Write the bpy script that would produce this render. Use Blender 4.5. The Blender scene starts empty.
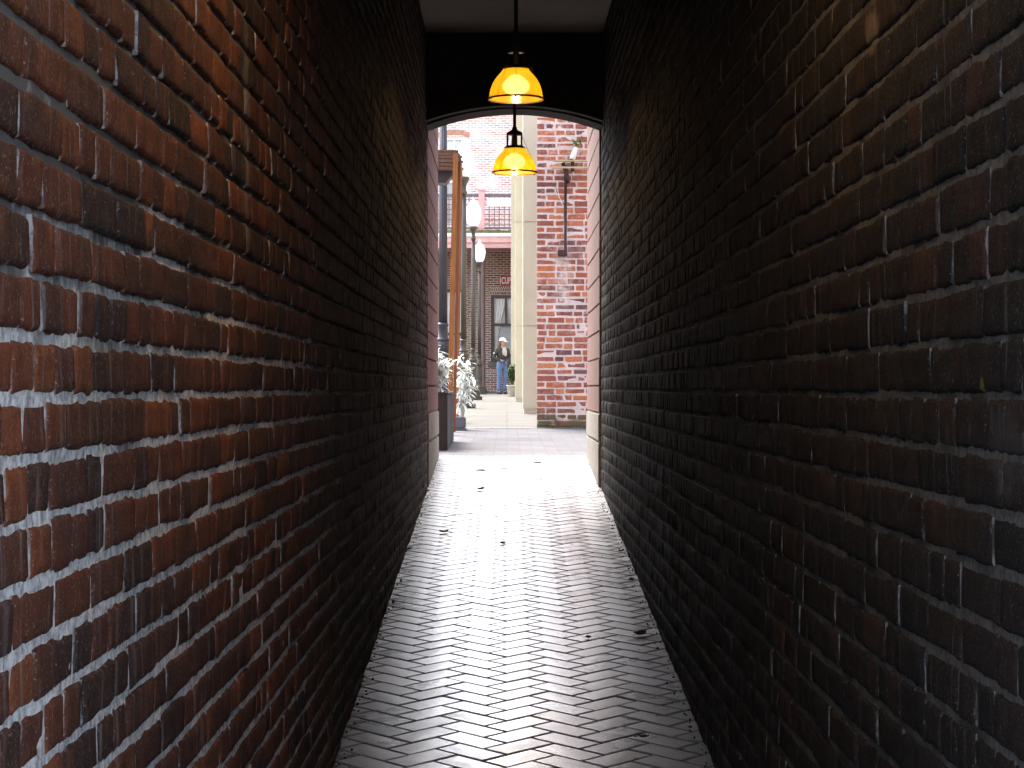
import bpy, bmesh, math, random
import numpy as np
from mathutils import Vector, Matrix, Euler

random.seed(7)
RNG = np.random.default_rng(11)
PI = math.pi
S = bpy.context.scene
COL = S.collection
F = 2000.0            # focal length in pixels; one axis of the passage is +Y, eye at the origin

# ------------------------------------------------------------------ tagging
def tag(o, label=None, cat=None, group=None, kind=None):
    if label: o['label'] = label
    if cat: o['category'] = cat
    if group: o['group'] = group
    if kind: o['kind'] = kind
    return o

def empty(name, loc, label=None, cat=None, group=None, rz=0.0):
    o = bpy.data.objects.new(name, None)
    o.location = loc
    o.rotation_euler = (0, 0, rz)
    COL.objects.link(o)
    return tag(o, label, cat, group)

def copy_tree(o, parent=None):
    c = o.copy()
    COL.objects.link(c)
    if parent is not None:
        c.parent = parent
    for ch in list(o.children):
        copy_tree(ch, c)
    return c

# ------------------------------------------------------------------ noise
def _hash(ix, iy, iz, seed):
    n = (ix.astype(np.int64) * 374761393 + iy.astype(np.int64) * 668265263
         + iz.astype(np.int64) * 2147483647 + seed * 144665) & 0x7fffffff
    n = ((n ^ (n >> 13)) * 1274126177) & 0x7fffffff
    n = (n ^ (n >> 16)) & 0x7fffffff
    return (n % 100003) / 100003.0

def vnoise(x, y, z=0.0, seed=0):
    x = np.asarray(x, float); y = np.asarray(y, float)
    z = np.zeros_like(x) + z
    fx, fy, fz = np.floor(x), np.floor(y), np.floor(z)
    ux, uy, uz = x - fx, y - fy, z - fz
    ux, uy, uz = [t * t * (3 - 2 * t) for t in (ux, uy, uz)]
    r = 0
    for a in (0, 1):
        for b in (0, 1):
            for c in (0, 1):
                w = (ux if a else 1 - ux) * (uy if b else 1 - uy) * (uz if c else 1 - uz)
                r = r + w * _hash(fx + a, fy + b, fz + c, seed)
    return r * 2 - 1

def fbm(x, y, z=0.0, seed=0, oct=3):
    r, a, f = 0, 1.0, 1.0
    for k in range(oct):
        r = r + a * vnoise(np.asarray(x) * f, np.asarray(y) * f, np.asarray(z) * f, seed + k * 17)
        a *= .5; f *= 2.1
    return r / 1.75

# ------------------------------------------------------------------ mesh builders
class MB:
    """collects boxes, lathes, tubes ... and links them as ONE mesh object"""
    def __init__(self):
        self.v = []; self.f = []; self.mi = []; self.sm = []
    def add(self, vs, fs, mi=0, smooth=False):
        n = len(self.v)
        self.v += [tuple(p) for p in vs]
        self.f += [tuple(i + n for i in f) for f in fs]
        self.mi += [mi] * len(fs); self.sm += [smooth] * len(fs)
        return self
    def box(self, x0, x1, y0, y1, z0, z1, mi=0, mat=None):
        vs = [(x, y, z) for z in (z0, z1) for y in (y0, y1) for x in (x0, x1)]
        if mat is not None:
            vs = [tuple(mat @ Vector(p)) for p in vs]
        fs = [(0, 2, 3, 1), (4, 5, 7, 6), (0, 1, 5, 4), (2, 6, 7, 3), (0, 4, 6, 2), (1, 3, 7, 5)]
        return self.add(vs, fs, mi)
    def bbox(self, x0, x1, y0, y1, z0, z1, b=.004, mi=0, mat=None):
        """box with chamfered edges"""
        bm = bmesh.new()
        bmesh.ops.create_cube(bm, size=1)
        for v in bm.verts:
            v.co = Vector(((x0 + x1) / 2 + v.co.x * (x1 - x0), (y0 + y1) / 2 + v.co.y * (y1 - y0), (z0 + z1) / 2 + v.co.z * (z1 - z0)))
        bmesh.ops.bevel(bm, geom=bm.edges[:], offset=b, segments=2, affect='EDGES')
        bm.verts.index_update()
        vs = [(mat @ v.co) if mat is not None else v.co.copy() for v in bm.verts]
        fs = [[v.index for v in f.verts] for f in bm.faces]
        bm.free()
        return self.add(vs, fs, mi)
    def lathe(self, prof, n=24, c=(0, 0, 0), mi=0, smooth=True, flute=0, famp=0.0, cap=True):
        vs = []; fs = []
        for (r, z) in prof:
            for k in range(n):
                a = 2 * PI * k / n
                rr = r
                if flute and famp:
                    rr = r * (1 - famp * (0.5 + 0.5 * math.cos(a * flute)))
                vs.append((c[0] + rr * math.cos(a), c[1] + rr * math.sin(a), c[2] + z))
        m = len(prof)
        for i in range(m - 1):
            for k in range(n):
                k2 = (k + 1) % n
                fs.append((i * n + k, i * n + k2, (i + 1) * n + k2, (i + 1) * n + k))
        if cap:
            fs.append(tuple(range(n - 1, -1, -1)))
            fs.append(tuple((m - 1) * n + k for k in range(n)))
        return self.add(vs, fs, mi, smooth)
    def tube(self, pts, r, n=8, mi=0, smooth=True):
        pts = [Vector(p) for p in pts]
        rs = r if isinstance(r, (list, tuple)) else [r] * len(pts)
        vs = []; fs = []
        for i, p in enumerate(pts):
            t = (pts[min(i + 1, len(pts) - 1)] - pts[max(i - 1, 0)]).normalized()
            u = t.cross(Vector((0, 0, 1)))
            if u.length < 1e-3: u = t.cross(Vector((0, 1, 0)))
            u.normalize(); w = t.cross(u)
            for k in range(n):
                a = 2 * PI * k / n
                vs.append(p + rs[i] * (u * math.cos(a) + w * math.sin(a)))
        for i in range(len(pts) - 1):
            for k in range(n):
                k2 = (k + 1) % n
                fs.append((i * n + k, i * n + k2, (i + 1) * n + k2, (i + 1) * n + k))
        fs.append(tuple(range(n))); fs.append(tuple((len(pts) - 1) * n + k for k in range(n - 1, -1, -1)))
        return self.add(vs, fs, mi, smooth)
    def ball(self, c, rx, ry=None, rz=None, n=12, m=8, mi=0):
        ry = ry or rx; rz = rz or rx
        vs = [(c[0], c[1], c[2] - rz)]
        for j in range(1, m):
            t = -PI / 2 + PI * j / m
            for k in range(n):
                a = 2 * PI * k / n
                vs.append((c[0] + rx * math.cos(t) * math.cos(a), c[1] + ry * math.cos(t) * math.sin(a), c[2] + rz * math.sin(t)))
        vs.append((c[0], c[1], c[2] + rz))
        fs = []
        for k in range(n):
            fs.append((0, 1 + (k + 1) % n, 1 + k))
            fs.append((len(vs) - 1, 1 + (m - 2) * n + k, 1 + (m - 2) * n + (k + 1) % n))
        for j in range(m - 2):
            for k in range(n):
                k2 = (k + 1) % n
                fs.append((1 + j * n + k, 1 + j * n + k2, 1 + (j + 1) * n + k2, 1 + (j + 1) * n + k))
        return self.add(vs, fs, mi, True)
    def build(self, name, mats, parent=None, loc=None):
        me = bpy.data.meshes.new(name)
        me.from_pydata(self.v, [], self.f)
        if not isinstance(mats, (list, tuple)): mats = [mats]
        for m in mats: me.materials.append(m)
        me.polygons.foreach_set('material_index', self.mi)
        me.polygons.foreach_set('use_smooth', self.sm)
        me.update()
        o = bpy.data.objects.new(name, me)
        COL.objects.link(o)
        if parent is not None: o.parent = parent
        if loc is not None: o.location = loc
        return o

def np_mesh(name, V, Q, mats, mi=None, attrs=None, parent=None, smooth=False):
    """quad mesh from numpy arrays"""
    me = bpy.data.meshes.new(name)
    me.vertices.add(len(V)); me.vertices.foreach_set('co', np.asarray(V, np.float32).ravel())
    me.loops.add(Q.size); me.loops.foreach_set('vertex_index', Q.astype(np.int32).ravel())
    me.polygons.add(len(Q))
    me.polygons.foreach_set('loop_start', np.arange(0, Q.size, 4, dtype=np.int32))
    me.polygons.foreach_set('loop_total', np.full(len(Q), 4, np.int32))
    for m in mats: me.materials.append(m)
    if mi is not None: me.polygons.foreach_set('material_index', mi.astype(np.int32))
    me.polygons.foreach_set('use_smooth', np.full(len(Q), smooth))
    for k, a in (attrs or {}).items():
        at = me.attributes.new(k, 'FLOAT', 'POINT')
        at.data.foreach_set('value', np.asarray(a, np.float32))
    me.update(calc_edges=True)
    me.validate()
    o = bpy.data.objects.new(name, me)
    COL.objects.link(o)
    if parent is not None: o.parent = parent
    return o

# ------------------------------------------------------------------ materials
class NT:
    def __init__(self, name):
        self.m = bpy.data.materials.new(name); self.m.use_nodes = True
        self.t = self.m.node_tree; self.n = self.t.nodes; self.n.clear()
        self.out = self.n.new('ShaderNodeOutputMaterial')
        self.b = self.n.new('ShaderNodeBsdfPrincipled')
        self.t.links.new(self.b.outputs[0], self.out.inputs[0])
        self.tc = self.n.new('ShaderNodeTexCoord')
    def link(self, a, b): self.t.links.new(a, b)
    def node(self, ty, **kw):
        nd = self.n.new(ty)
        for k, v in kw.items(): setattr(nd, k, v)
        return nd
    def noise(self, scale, detail=4, rough=.55, vec=None, stretch=None, coord='Object'):
        nd = self.node('ShaderNodeTexNoise')
        nd.inputs['Scale'].default_value = scale; nd.inputs['Detail'].default_value = detail
        nd.inputs['Roughness'].default_value = rough
        src = vec if vec is not None else self.tc.outputs[coord]
        if stretch:
            mp = self.node('ShaderNodeMapping'); mp.inputs['Scale'].default_value = stretch
            self.link(src, mp.inputs[0]); src = mp.outputs[0]
        self.link(src, nd.inputs['Vector'])
        return nd.outputs['Fac']
    def ramp(self, fac, stops, interp='LINEAR'):
        r = self.node('ShaderNodeValToRGB'); r.color_ramp.interpolation = interp
        el = r.color_ramp.elements
        while len(el) > 1: el.remove(el[-1])
        for i, (p, c) in enumerate(stops):
            e = el[0] if i == 0 else el.new(p)
            e.position = p; e.color = (c, c, c, 1) if isinstance(c, (int, float)) else (*c, 1)
        self.link(fac, r.inputs[0]); return r.outputs[0]
    def mix(self, fac, a, b, mode='MIX'):
        m = self.node('ShaderNodeMix', data_type='RGBA', blend_type=mode)
        for s, val in ((0, fac), (6, a), (7, b)):
            if hasattr(val, 'is_output'): self.link(val, m.inputs[s])
            elif isinstance(val, (int, float)): m.inputs[s].default_value = val if s == 0 else (val, val, val, 1)
            else: m.inputs[s].default_value = (*val, 1)
        return m.outputs[2]
    def math(self, op, a, b=None, clamp=False):
        m = self.node('ShaderNodeMath', operation=op, use_clamp=clamp)
        for s, val in ((0, a), (1, b)):
            if val is None: continue
            if hasattr(val, 'is_output'): self.link(val, m.inputs[s])
            else: m.inputs[s].default_value = val
        return m.outputs[0]
    def attr(self, name):
        a = self.node('ShaderNodeAttribute'); a.attribute_name = name
        return a.outputs['Fac']
    def set(self, color=None, rough=None, metal=None, spec=None):
        for k, val in (('Base Color', color), ('Roughness', rough), ('Metallic', metal), ('Specular IOR Level', spec)):
            if val is None: continue
            i = self.b.inputs[k]
            if hasattr(val, 'is_output'): self.link(val, i)
            elif isinstance(val, (tuple, list)): i.default_value = (*val, 1)
            else: i.default_value = val
        return self
    def bump(self, h, strength=.4, dist=.01):
        b = self.node('ShaderNodeBump'); b.inputs['Strength'].default_value = strength; b.inputs['Distance'].default_value = dist
        self.link(h, b.inputs['Height']); self.link(b.outputs[0], self.b.inputs['Normal'])
        return self

def plain(name, c, rough=.6, metal=0, var=.25, scale=8, bump=.15, stretch=None, spec=.5):
    t = NT(name)
    n = t.noise(scale, 5, stretch=stretch)
    c0 = tuple(x * (1 - var) for x in c); c1 = tuple(min(1, x * (1 + var)) for x in c)
    t.set(t.ramp(n, [(.3, c0), (.7, c1)]), rough, metal, spec)
    if bump: t.bump(t.noise(scale * 6, 4, stretch=stretch), bump, .005)
    return t.m

def add_spots(t, c, spots):
    for (y, z, ry, rz, col, k) in spots:
        mp = t.node('ShaderNodeMapping'); mp.inputs['Scale'].default_value = (0, 1 / ry, 1 / rz)
        mp.inputs['Location'].default_value = (0, -y / ry, -z / rz); t.link(t.tc.outputs['Object'], mp.inputs[0])
        ln = t.node('ShaderNodeVectorMath', operation='LENGTH'); t.link(mp.outputs[0], ln.inputs[0])
        dd = t.math('ADD', ln.outputs['Value'], t.math('MULTIPLY', t.math('SUBTRACT', t.noise(38, 5, .7), .5), 1.6))
        c = t.mix(t.ramp(dd, [(.6, k), (1., 0.)]), c, col)
    return c

def passage_brick(name, tones, smear_col, smear_lo, soot, spots=(), spec=.3):
    t = NT(name)
    tone = t.attr('tone'); edge = t.attr('edge')
    c = t.ramp(tone, [(i / (len(tones) - 1), q) for i, q in enumerate(tones)])
    n1 = t.noise(23, 6, .65)
    c = t.mix(t.ramp(n1, [(.35, .0), (.75, .75)]), c, tuple(x * .45 for x in tones[len(tones) // 2]))
    # orange blotches inside the brick face
    n2 = t.noise(31, 3, .5, stretch=(1, 1, .5))
    c = t.mix(t.ramp(n2, [(.58, .0), (.72, .35)]), c, (tones[-1][0] * 1.25, tones[-1][1] * 1.3, tones[-1][2]))
    # soot in big patches, running down in streaks
    n3 = t.noise(2.3, 5, .6)
    c = t.mix(t.ramp(n3, [(.36, .0), (.66, soot)]), c, (.018, .017, .017))
    n4 = t.noise(16, 4, .6, stretch=(1, 1, .12))
    c = t.mix(t.ramp(n4, [(.5, 0.), (.72, .55)]), c, (.022, .02, .019))
    # lime smears, mostly from the joints
    n5 = t.noise(60, 5, .7, stretch=(1, 1, .35))
    n6 = t.noise(4.5, 4, .6)
    sm = t.math('MULTIPLY', t.math('ADD', t.ramp(n5, [(smear_lo, 0.), (smear_lo + .16, 1.)]), 0.), t.ramp(n6, [(.38, .05), (.62, 1.)]))
    sm = t.math('MULTIPLY', sm, t.ramp(edge, [(.0, .10), (.6, .35), (1., 1.)]), True)
    hj = t.math('MULTIPLY', t.ramp(t.math('SUBTRACT', edge, 1.), [(.25, 0.), (.75, 1.)]), t.ramp(t.noise(26, 4, .65), [(.40, .12), (.58, .85)]))
    sm = t.math('MAXIMUM', sm, hj)
    c = t.mix(sm, c, smear_col)
    n7 = t.noise(9, 3, .6, stretch=(1, 1, .07))
    c = t.mix(t.ramp(n7, [(.66, 0.), (.75, .30)]), c, smear_col)
    # grit: light and dark specks, fine vertical scratches
    c = t.mix(t.ramp(t.noise(240, 2, .5), [(.62, 0.), (.70, .5)]), c, tuple(x * .8 for x in smear_col))
    c = t.mix(t.ramp(t.noise(130, 3, .6), [(.58, 0.), (.68, .6)]), c, (.014, .013, .013))
    c = t.mix(t.ramp(t.noise(48, 4, .65, stretch=(1, 1, .06)), [(.60, 0.), (.70, .35)]), c, tuple(x * .7 for x in smear_col))
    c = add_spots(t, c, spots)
    rg = t.ramp(n1, [(.3, .7), (.8, .92)])
    t.set(c, rg, spec=spec)
    t.bump(t.math('ADD', t.noise(150, 6, .7), t.math('MULTIPLY', t.noise(38, 4, .6), 1.2)), .75, .004)
    return t.m

def passage_mortar(name, hi, lo, dk, split=None):
    t = NT(name)
    n = t.noise(5, 5, .6); n2 = t.noise(70, 5, .7)
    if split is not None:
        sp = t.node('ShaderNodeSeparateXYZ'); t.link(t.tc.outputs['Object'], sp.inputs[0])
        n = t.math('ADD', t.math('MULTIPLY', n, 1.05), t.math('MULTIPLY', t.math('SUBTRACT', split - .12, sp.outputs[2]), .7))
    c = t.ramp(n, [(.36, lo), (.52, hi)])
    c = t.mix(t.ramp(n2, [(.35, .8), (.6, 0.)]), c, dk)
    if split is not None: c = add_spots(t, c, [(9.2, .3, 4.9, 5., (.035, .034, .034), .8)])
    t.set(c, .9, spec=.2)
    t.bump(t.math('ADD', n2, t.noise(220, 4)), .35, .004)
    return t.m

def brick_tex(name, cols, mort, bw=.21, bh=.067, ms=.012, axis='x', wash=.5, washcol=(.75, .7, .66), dirt=.4):
    t = NT(name)
    sp = t.node('ShaderNodeSeparateXYZ'); t.link(t.tc.outputs['Object'], sp.inputs[0])
    cb = t.node('ShaderNodeCombineXYZ')
    t.link(sp.outputs[0 if axis == 'x' else 1], cb.inputs[0]); t.link(sp.outputs[2], cb.inputs[1])
    br = t.node('ShaderNodeTexBrick')
    t.link(cb.outputs[0], br.inputs['Vector'])
    br.inputs['Scale'].default_value = 1; br.inputs['Brick Width'].default_value = bw; br.inputs['Row Height'].default_value = bh
    br.inputs['Mortar Size'].default_value = ms; br.inputs['Mortar Smooth'].default_value = .25; br.inputs['Bias'].default_value = 0
    br.inputs['Color1'].default_value = (0, 0, 0, 1); br.inputs['Color2'].default_value = (1, 1, 1, 1); br.inputs['Mortar'].default_value = (.5, .5, .5, 1)
    c = t.ramp(br.outputs['Color'], [(i / (len(cols) - 1), q) for i, q in enumerate(cols)])
    c = t.mix(t.ramp(t.noise(20, 5), [(.35, 0.), (.7, dirt)]), c, tuple(x * .4 for x in cols[0]))
    c = t.mix(t.ramp(t.noise(1.6, 6, .65), [(.45, 0.), (.7, wash)]), c, washcol)
    c = t.mix(br.outputs['Fac'], c, mort)
    t.set(c, .85, spec=.25)
    h = t.math('SUBTRACT', t.math('MULTIPLY', t.noise(60, 4), .3), br.outputs['Fac'])
    t.bump(h, .8, .01)
    return t.m

def wood(name, c, c2):
    t = NT(name)
    n = t.noise(14, 5, .6, stretch=(6, 6, .35))
    n2 = t.noise(3, 3)
    col = t.mix(t.ramp(n2, [(.4, 0.), (.65, .5)]), t.ramp(n, [(.3, c2), (.65, c)]), tuple(x * .6 for x in c))
    t.set(col, .55, spec=.4); t.bump(n, .3, .004)
    return t.m

M = {}
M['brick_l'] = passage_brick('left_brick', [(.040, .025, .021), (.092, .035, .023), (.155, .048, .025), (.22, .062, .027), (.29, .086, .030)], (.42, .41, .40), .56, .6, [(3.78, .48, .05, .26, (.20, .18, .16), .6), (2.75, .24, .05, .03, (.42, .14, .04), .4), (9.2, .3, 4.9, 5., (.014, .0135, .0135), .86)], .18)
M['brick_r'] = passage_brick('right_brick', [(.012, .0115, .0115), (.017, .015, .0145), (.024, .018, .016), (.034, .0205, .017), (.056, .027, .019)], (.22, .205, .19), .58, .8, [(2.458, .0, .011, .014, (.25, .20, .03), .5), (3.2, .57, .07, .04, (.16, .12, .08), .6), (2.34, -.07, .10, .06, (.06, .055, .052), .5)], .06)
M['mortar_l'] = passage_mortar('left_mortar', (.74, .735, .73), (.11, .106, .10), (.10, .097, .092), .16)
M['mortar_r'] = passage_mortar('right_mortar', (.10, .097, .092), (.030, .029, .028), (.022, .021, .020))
# pavers
t = NT('paver')
tone = t.attr('tone')
c = t.ramp(tone, [(0, (.165, .172, .188)), (.5, (.225, .232, .252)), (1, (.29, .297, .318))])
c = t.mix(t.ramp(t.noise(55, 5, .7), [(.4, 0.), (.75, .45)]), c, (.12, .12, .125))
c = t.mix(t.ramp(t.noise(3, 5, .6), [(.45, 0.), (.75, .5)]), c, (.13, .13, .135))
c = t.mix(t.ramp(t.noise(160, 3, .7), [(.62, 0.), (.75, .5)]), c, (.08, .08, .08))
c = t.mix(t.ramp(t.noise(1.7, 6, .7), [(.5, 0.), (.62, .45)]), c, (.085, .083, .085))
c = t.mix(t.ramp(t.noise(420, 2, .5), [(.60, 0.), (.68, .5)]), c, (.06, .06, .062))
t.set(c, t.math('ADD', t.ramp(t.noise(12, 5, .6), [(.3, .20), (.7, .32)]), t.math('MULTIPLY', tone, .10)), spec=t.ramp(t.noise(330, 3, .6), [(.42, .25), (.6, 1.)])); t.b.inputs['IOR'].default_value = 1.95
t.link(t.ramp(t.noise(330, 3, .6), [(.42, .15), (.6, .9)]), t.b.inputs['Coat Weight']); t.b.inputs['Coat Roughness'].default_value = .28
t.bump(t.noise(180, 3, .6), .06, .001)
M['paver'] = t.m
M['joint'] = plain('joint_sand', (.006, .0055, .0055), .95, spec=.1)
M['ceil'] = plain('ceiling_paint', (.12, .105, .10), .85, var=.12, scale=3)
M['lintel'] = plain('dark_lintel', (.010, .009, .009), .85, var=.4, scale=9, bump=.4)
M['terra'] = plain('terracotta_stone', (.33, .125, .078), .8, var=.18, scale=6, bump=.3)
t = NT('terracotta_stone')
c = t.ramp(t.noise(5, 5, .6), [(.3, (.095, .031, .021)), (.7, (.15, .052, .036))])
c = t.mix(t.ramp(t.noise(22, 5, .7), [(.55, 0.), (.7, .55)]), c, (.06, .03, .024))
c = t.mix(t.ramp(t.noise(7, 5, .65, stretch=(1, 1, .15)), [(.55, 0.), (.72, .5)]), c, (.06, .04, .034))
c = t.mix(t.ramp(t.noise(45, 4, .6), [(.66, 0.), (.72, .5)]), c, (.30, .21, .17))
t.set(c, .8, spec=.3); t.bump(t.noise(60, 5, .7), .5, .005)
M['terra'] = t.m
M['cream_stone'] = plain('cream_base_stone', (.15, .127, .097), .8, var=.3, scale=7, bump=.4)
M['iron'] = plain('lamp_iron', (.055, .035, .02), .4, var=.3, metal=.3, scale=20)
M['stem'] = plain('stem_iron', (.012, .011, .010), .5, scale=20, bump=0)
M['post_grey'] = plain('post_grey_paint', (.026, .030, .040), .42, var=.2, scale=9, bump=.1)
M['post_olive'] = plain('post_olive_paint', (.040, .031, .023), .42, var=.2, scale=9, bump=.1)
M['wood_o'] = wood('orange_wood', (.34, .15, .038), (.16, .06, .018))
M['wood_r'] = wood('red_wood', (.22, .075, .03), (.11, .036, .018))
M['wood_d'] = wood('weathered_wood', (.15, .09, .06), (.055, .035, .025))
M['planter'] = plain('planter_black', (.014, .013, .012), .6, var=.4, scale=14)
M['plinth'] = plain('plinth_stone', (.09, .097, .12), .7, var=.2, scale=9, bump=.3)
M['rust'] = plain('rusty_iron', (.05, .017, .012), .75, var=.45, scale=22, bump=.5)
M['conduit'] = plain('cream_pipe', (.42, .33, .17), .5, var=.2, scale=14)
M['column'] = plain('column_plum', (.16, .10, .095), .6, var=.15, scale=4)
M['white'] = plain('white_paint', (.78, .78, .76), .5, var=.06, scale=9, bump=.05)
M['grey_metal'] = plain('grey_metal', (.20, .20, .20), .5, var=.3, scale=30)
M['concrete_body'] = plain('plaster_body', (.25, .2, .17), .9, var=.2, scale=1.2)
M['stucco'] = plain('cream_stucco', (.52, .455, .33), .85, var=.09, scale=2.5, bump=.25)
M['pink'] = plain('pink_paint', (.66, .36, .34), .6, var=.12, scale=4)
M['soil'] = plain('soil', (.03, .022, .016), .95, scale=30)
M['pot'] = plain('pale_pot', (.5, .44, .34), .8, var=.15, scale=12)
M['sign_red'] = plain('sign_red', (.45, .035, .03), .5, var=.06, bump=0)
M['cloth'] = plain('curtain_cloth', (.84, .82, .79), .9, var=.06, scale=8)
M['frame'] = plain('window_frame_brown', (.07, .045, .04), .5, var=.2)
M['dark_in'] = plain('room_dark', (.02, .018, .018), .9)
M['moss'] = plain('gutter_moss', (.13, .14, .045), .95, var=.5, scale=18, bump=.6)
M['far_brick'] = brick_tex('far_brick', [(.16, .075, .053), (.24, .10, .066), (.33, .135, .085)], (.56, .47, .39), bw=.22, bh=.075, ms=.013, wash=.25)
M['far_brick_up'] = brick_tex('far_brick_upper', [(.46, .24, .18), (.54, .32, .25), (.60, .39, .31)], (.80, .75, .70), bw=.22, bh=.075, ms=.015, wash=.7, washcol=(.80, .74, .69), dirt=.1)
M['arch_brick'] = brick_tex('arch_brick', [(.2, .085, .06), (.3, .13, .085)], (.55, .47, .38), bw=.075, bh=.11, ms=.012, wash=.2)
t = NT('glass_pane')
gl = t.node('ShaderNodeBsdfGlossy'); gl.inputs['Roughness'].default_value = .03
tr = t.node('ShaderNodeBsdfTransparent'); fr = t.node('ShaderNodeFresnel'); fr.inputs[0].default_value = 1.5
mx = t.node('ShaderNodeMixShader'); t.link(fr.outputs[0], mx.inputs[0]); t.link(tr.outputs[0], mx.inputs[1]); t.link(gl.outputs[0], mx.inputs[2])
t.link(mx.outputs[0], t.out.inputs[0]); M['glass'] = t.m
# amber lamp glass: tinted see-through + translucent
t = NT('amber_glass')
tr = t.node('ShaderNodeBsdfRefraction'); tr.inputs[0].default_value = (1., .92, .62, 1); tr.inputs['Roughness'].default_value = .5; tr.inputs['IOR'].default_value = 1.12
tl = t.node('ShaderNodeBsdfTranslucent'); tl.inputs[0].default_value = (.50, .325, .028, 1)
df = t.node('ShaderNodeBsdfGlossy'); df.inputs['Roughness'].default_value = .15
m1 = t.node('ShaderNodeMixShader'); m1.inputs[0].default_value = .6
t.link(tr.outputs[0], m1.inputs[1]); t.link(tl.outputs[0], m1.inputs[2])
dd_ = t.node('ShaderNodeBsdfDiffuse'); dd_.inputs[0].default_value = (.40, .25, .03, 1)
m3 = t.node('ShaderNodeMixShader'); m3.inputs[0].default_value = .3
t.link(m1.outputs[0], m3.inputs[1]); t.link(dd_.outputs[0], m3.inputs[2])
m2 = t.node('ShaderNodeMixShader'); m2.inputs[0].default_value = .04
t.link(m3.outputs[0], m2.inputs[1]); t.link(df.outputs[0], m2.inputs[2]); t.link(m2.outputs[0], t.out.inputs[0])
M['amber'] = t.m
t = NT('lamp_bulb'); t.b.inputs['Base Color'].default_value = (1, .9, .7, 1)
t.b.inputs['Emission Color'].default_value = (1, .80, .42, 1); t.b.inputs['Emission Strength'].default_value = 3.0
M['bulb'] = t.m
# opal globe of a street lamp, not lit
t = NT('opal_globe'); tl = t.node('ShaderNodeBsdfTranslucent'); tl.inputs[0].default_value = (.9, .9, .9, 1)
t.set((.88, .88, .87), .3); ms = t.node('ShaderNodeMixShader'); ms.inputs[0].default_value = .4
t.link(t.b.outputs[0], ms.inputs[1]); t.link(tl.outputs[0], ms.inputs[2]); t.link(ms.outputs[0], t.out.inputs[0])
M['opal'] = t.m
def leafmat(name, c, var=.3, tl=.35):
    t = NT(name)
    tone = t.attr('tone')
    col = t.ramp(tone, [(0, tuple(x * (1 - var) for x in c)), (1, tuple(min(1, x * (1 + var)) for x in c))])
    t.set(col, .6, spec=.3)
    tr = t.node('ShaderNodeBsdfTranslucent'); t.link(col, tr.inputs[0])
    ms = t.node('ShaderNodeMixShader'); ms.inputs[0].default_value = tl
    t.link(t.b.outputs[0], ms.inputs[1]); t.link(tr.outputs[0], ms.inputs[2]); t.link(ms.outputs[0], t.out.inputs[0])
    return t.m
M['silver_leaf'] = leafmat('silver_leaf', (.70, .73, .69), .16)
M['lavender'] = leafmat('lavender_flower', (.30, .26, .42), .3)
M['green_leaf'] = leafmat('green_leaf', (.075, .12, .035), .5)
M['bright_leaf'] = leafmat('bright_leaf', (.18, .30, .05), .4)
M['dead_leaf'] = leafmat('dead_leaf', (.055, .035, .02), .5, .15)
M['pale_dead'] = leafmat('pale_dead_leaf', (.13, .10, .075), .3, .1)
M['yellow_leaf'] = leafmat('yellow_leaf', (.35, .26, .08), .3, .2)

# ------------------------------------------------------------------ ground profile
XL, XR, ZC = -.492, .585, 2.165
Y_MOUTH, Y_END, Y_OUT = 1.55, 12.4, 14.4
def gz(y):
    if y < 0: return -1.45
    if y < 14.4: return -1.45 + .066 * y
    if y < 20.8: return -.4996 + (y - 14.4) * .013
    return -.4164 + (y - 20.8) * .006
def at(px, py, d):
    """point seen at pixel px, py when it stands d metres ahead"""
    return ((px - 507) * d / F, d, (388 - py) * d / F)

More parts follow.
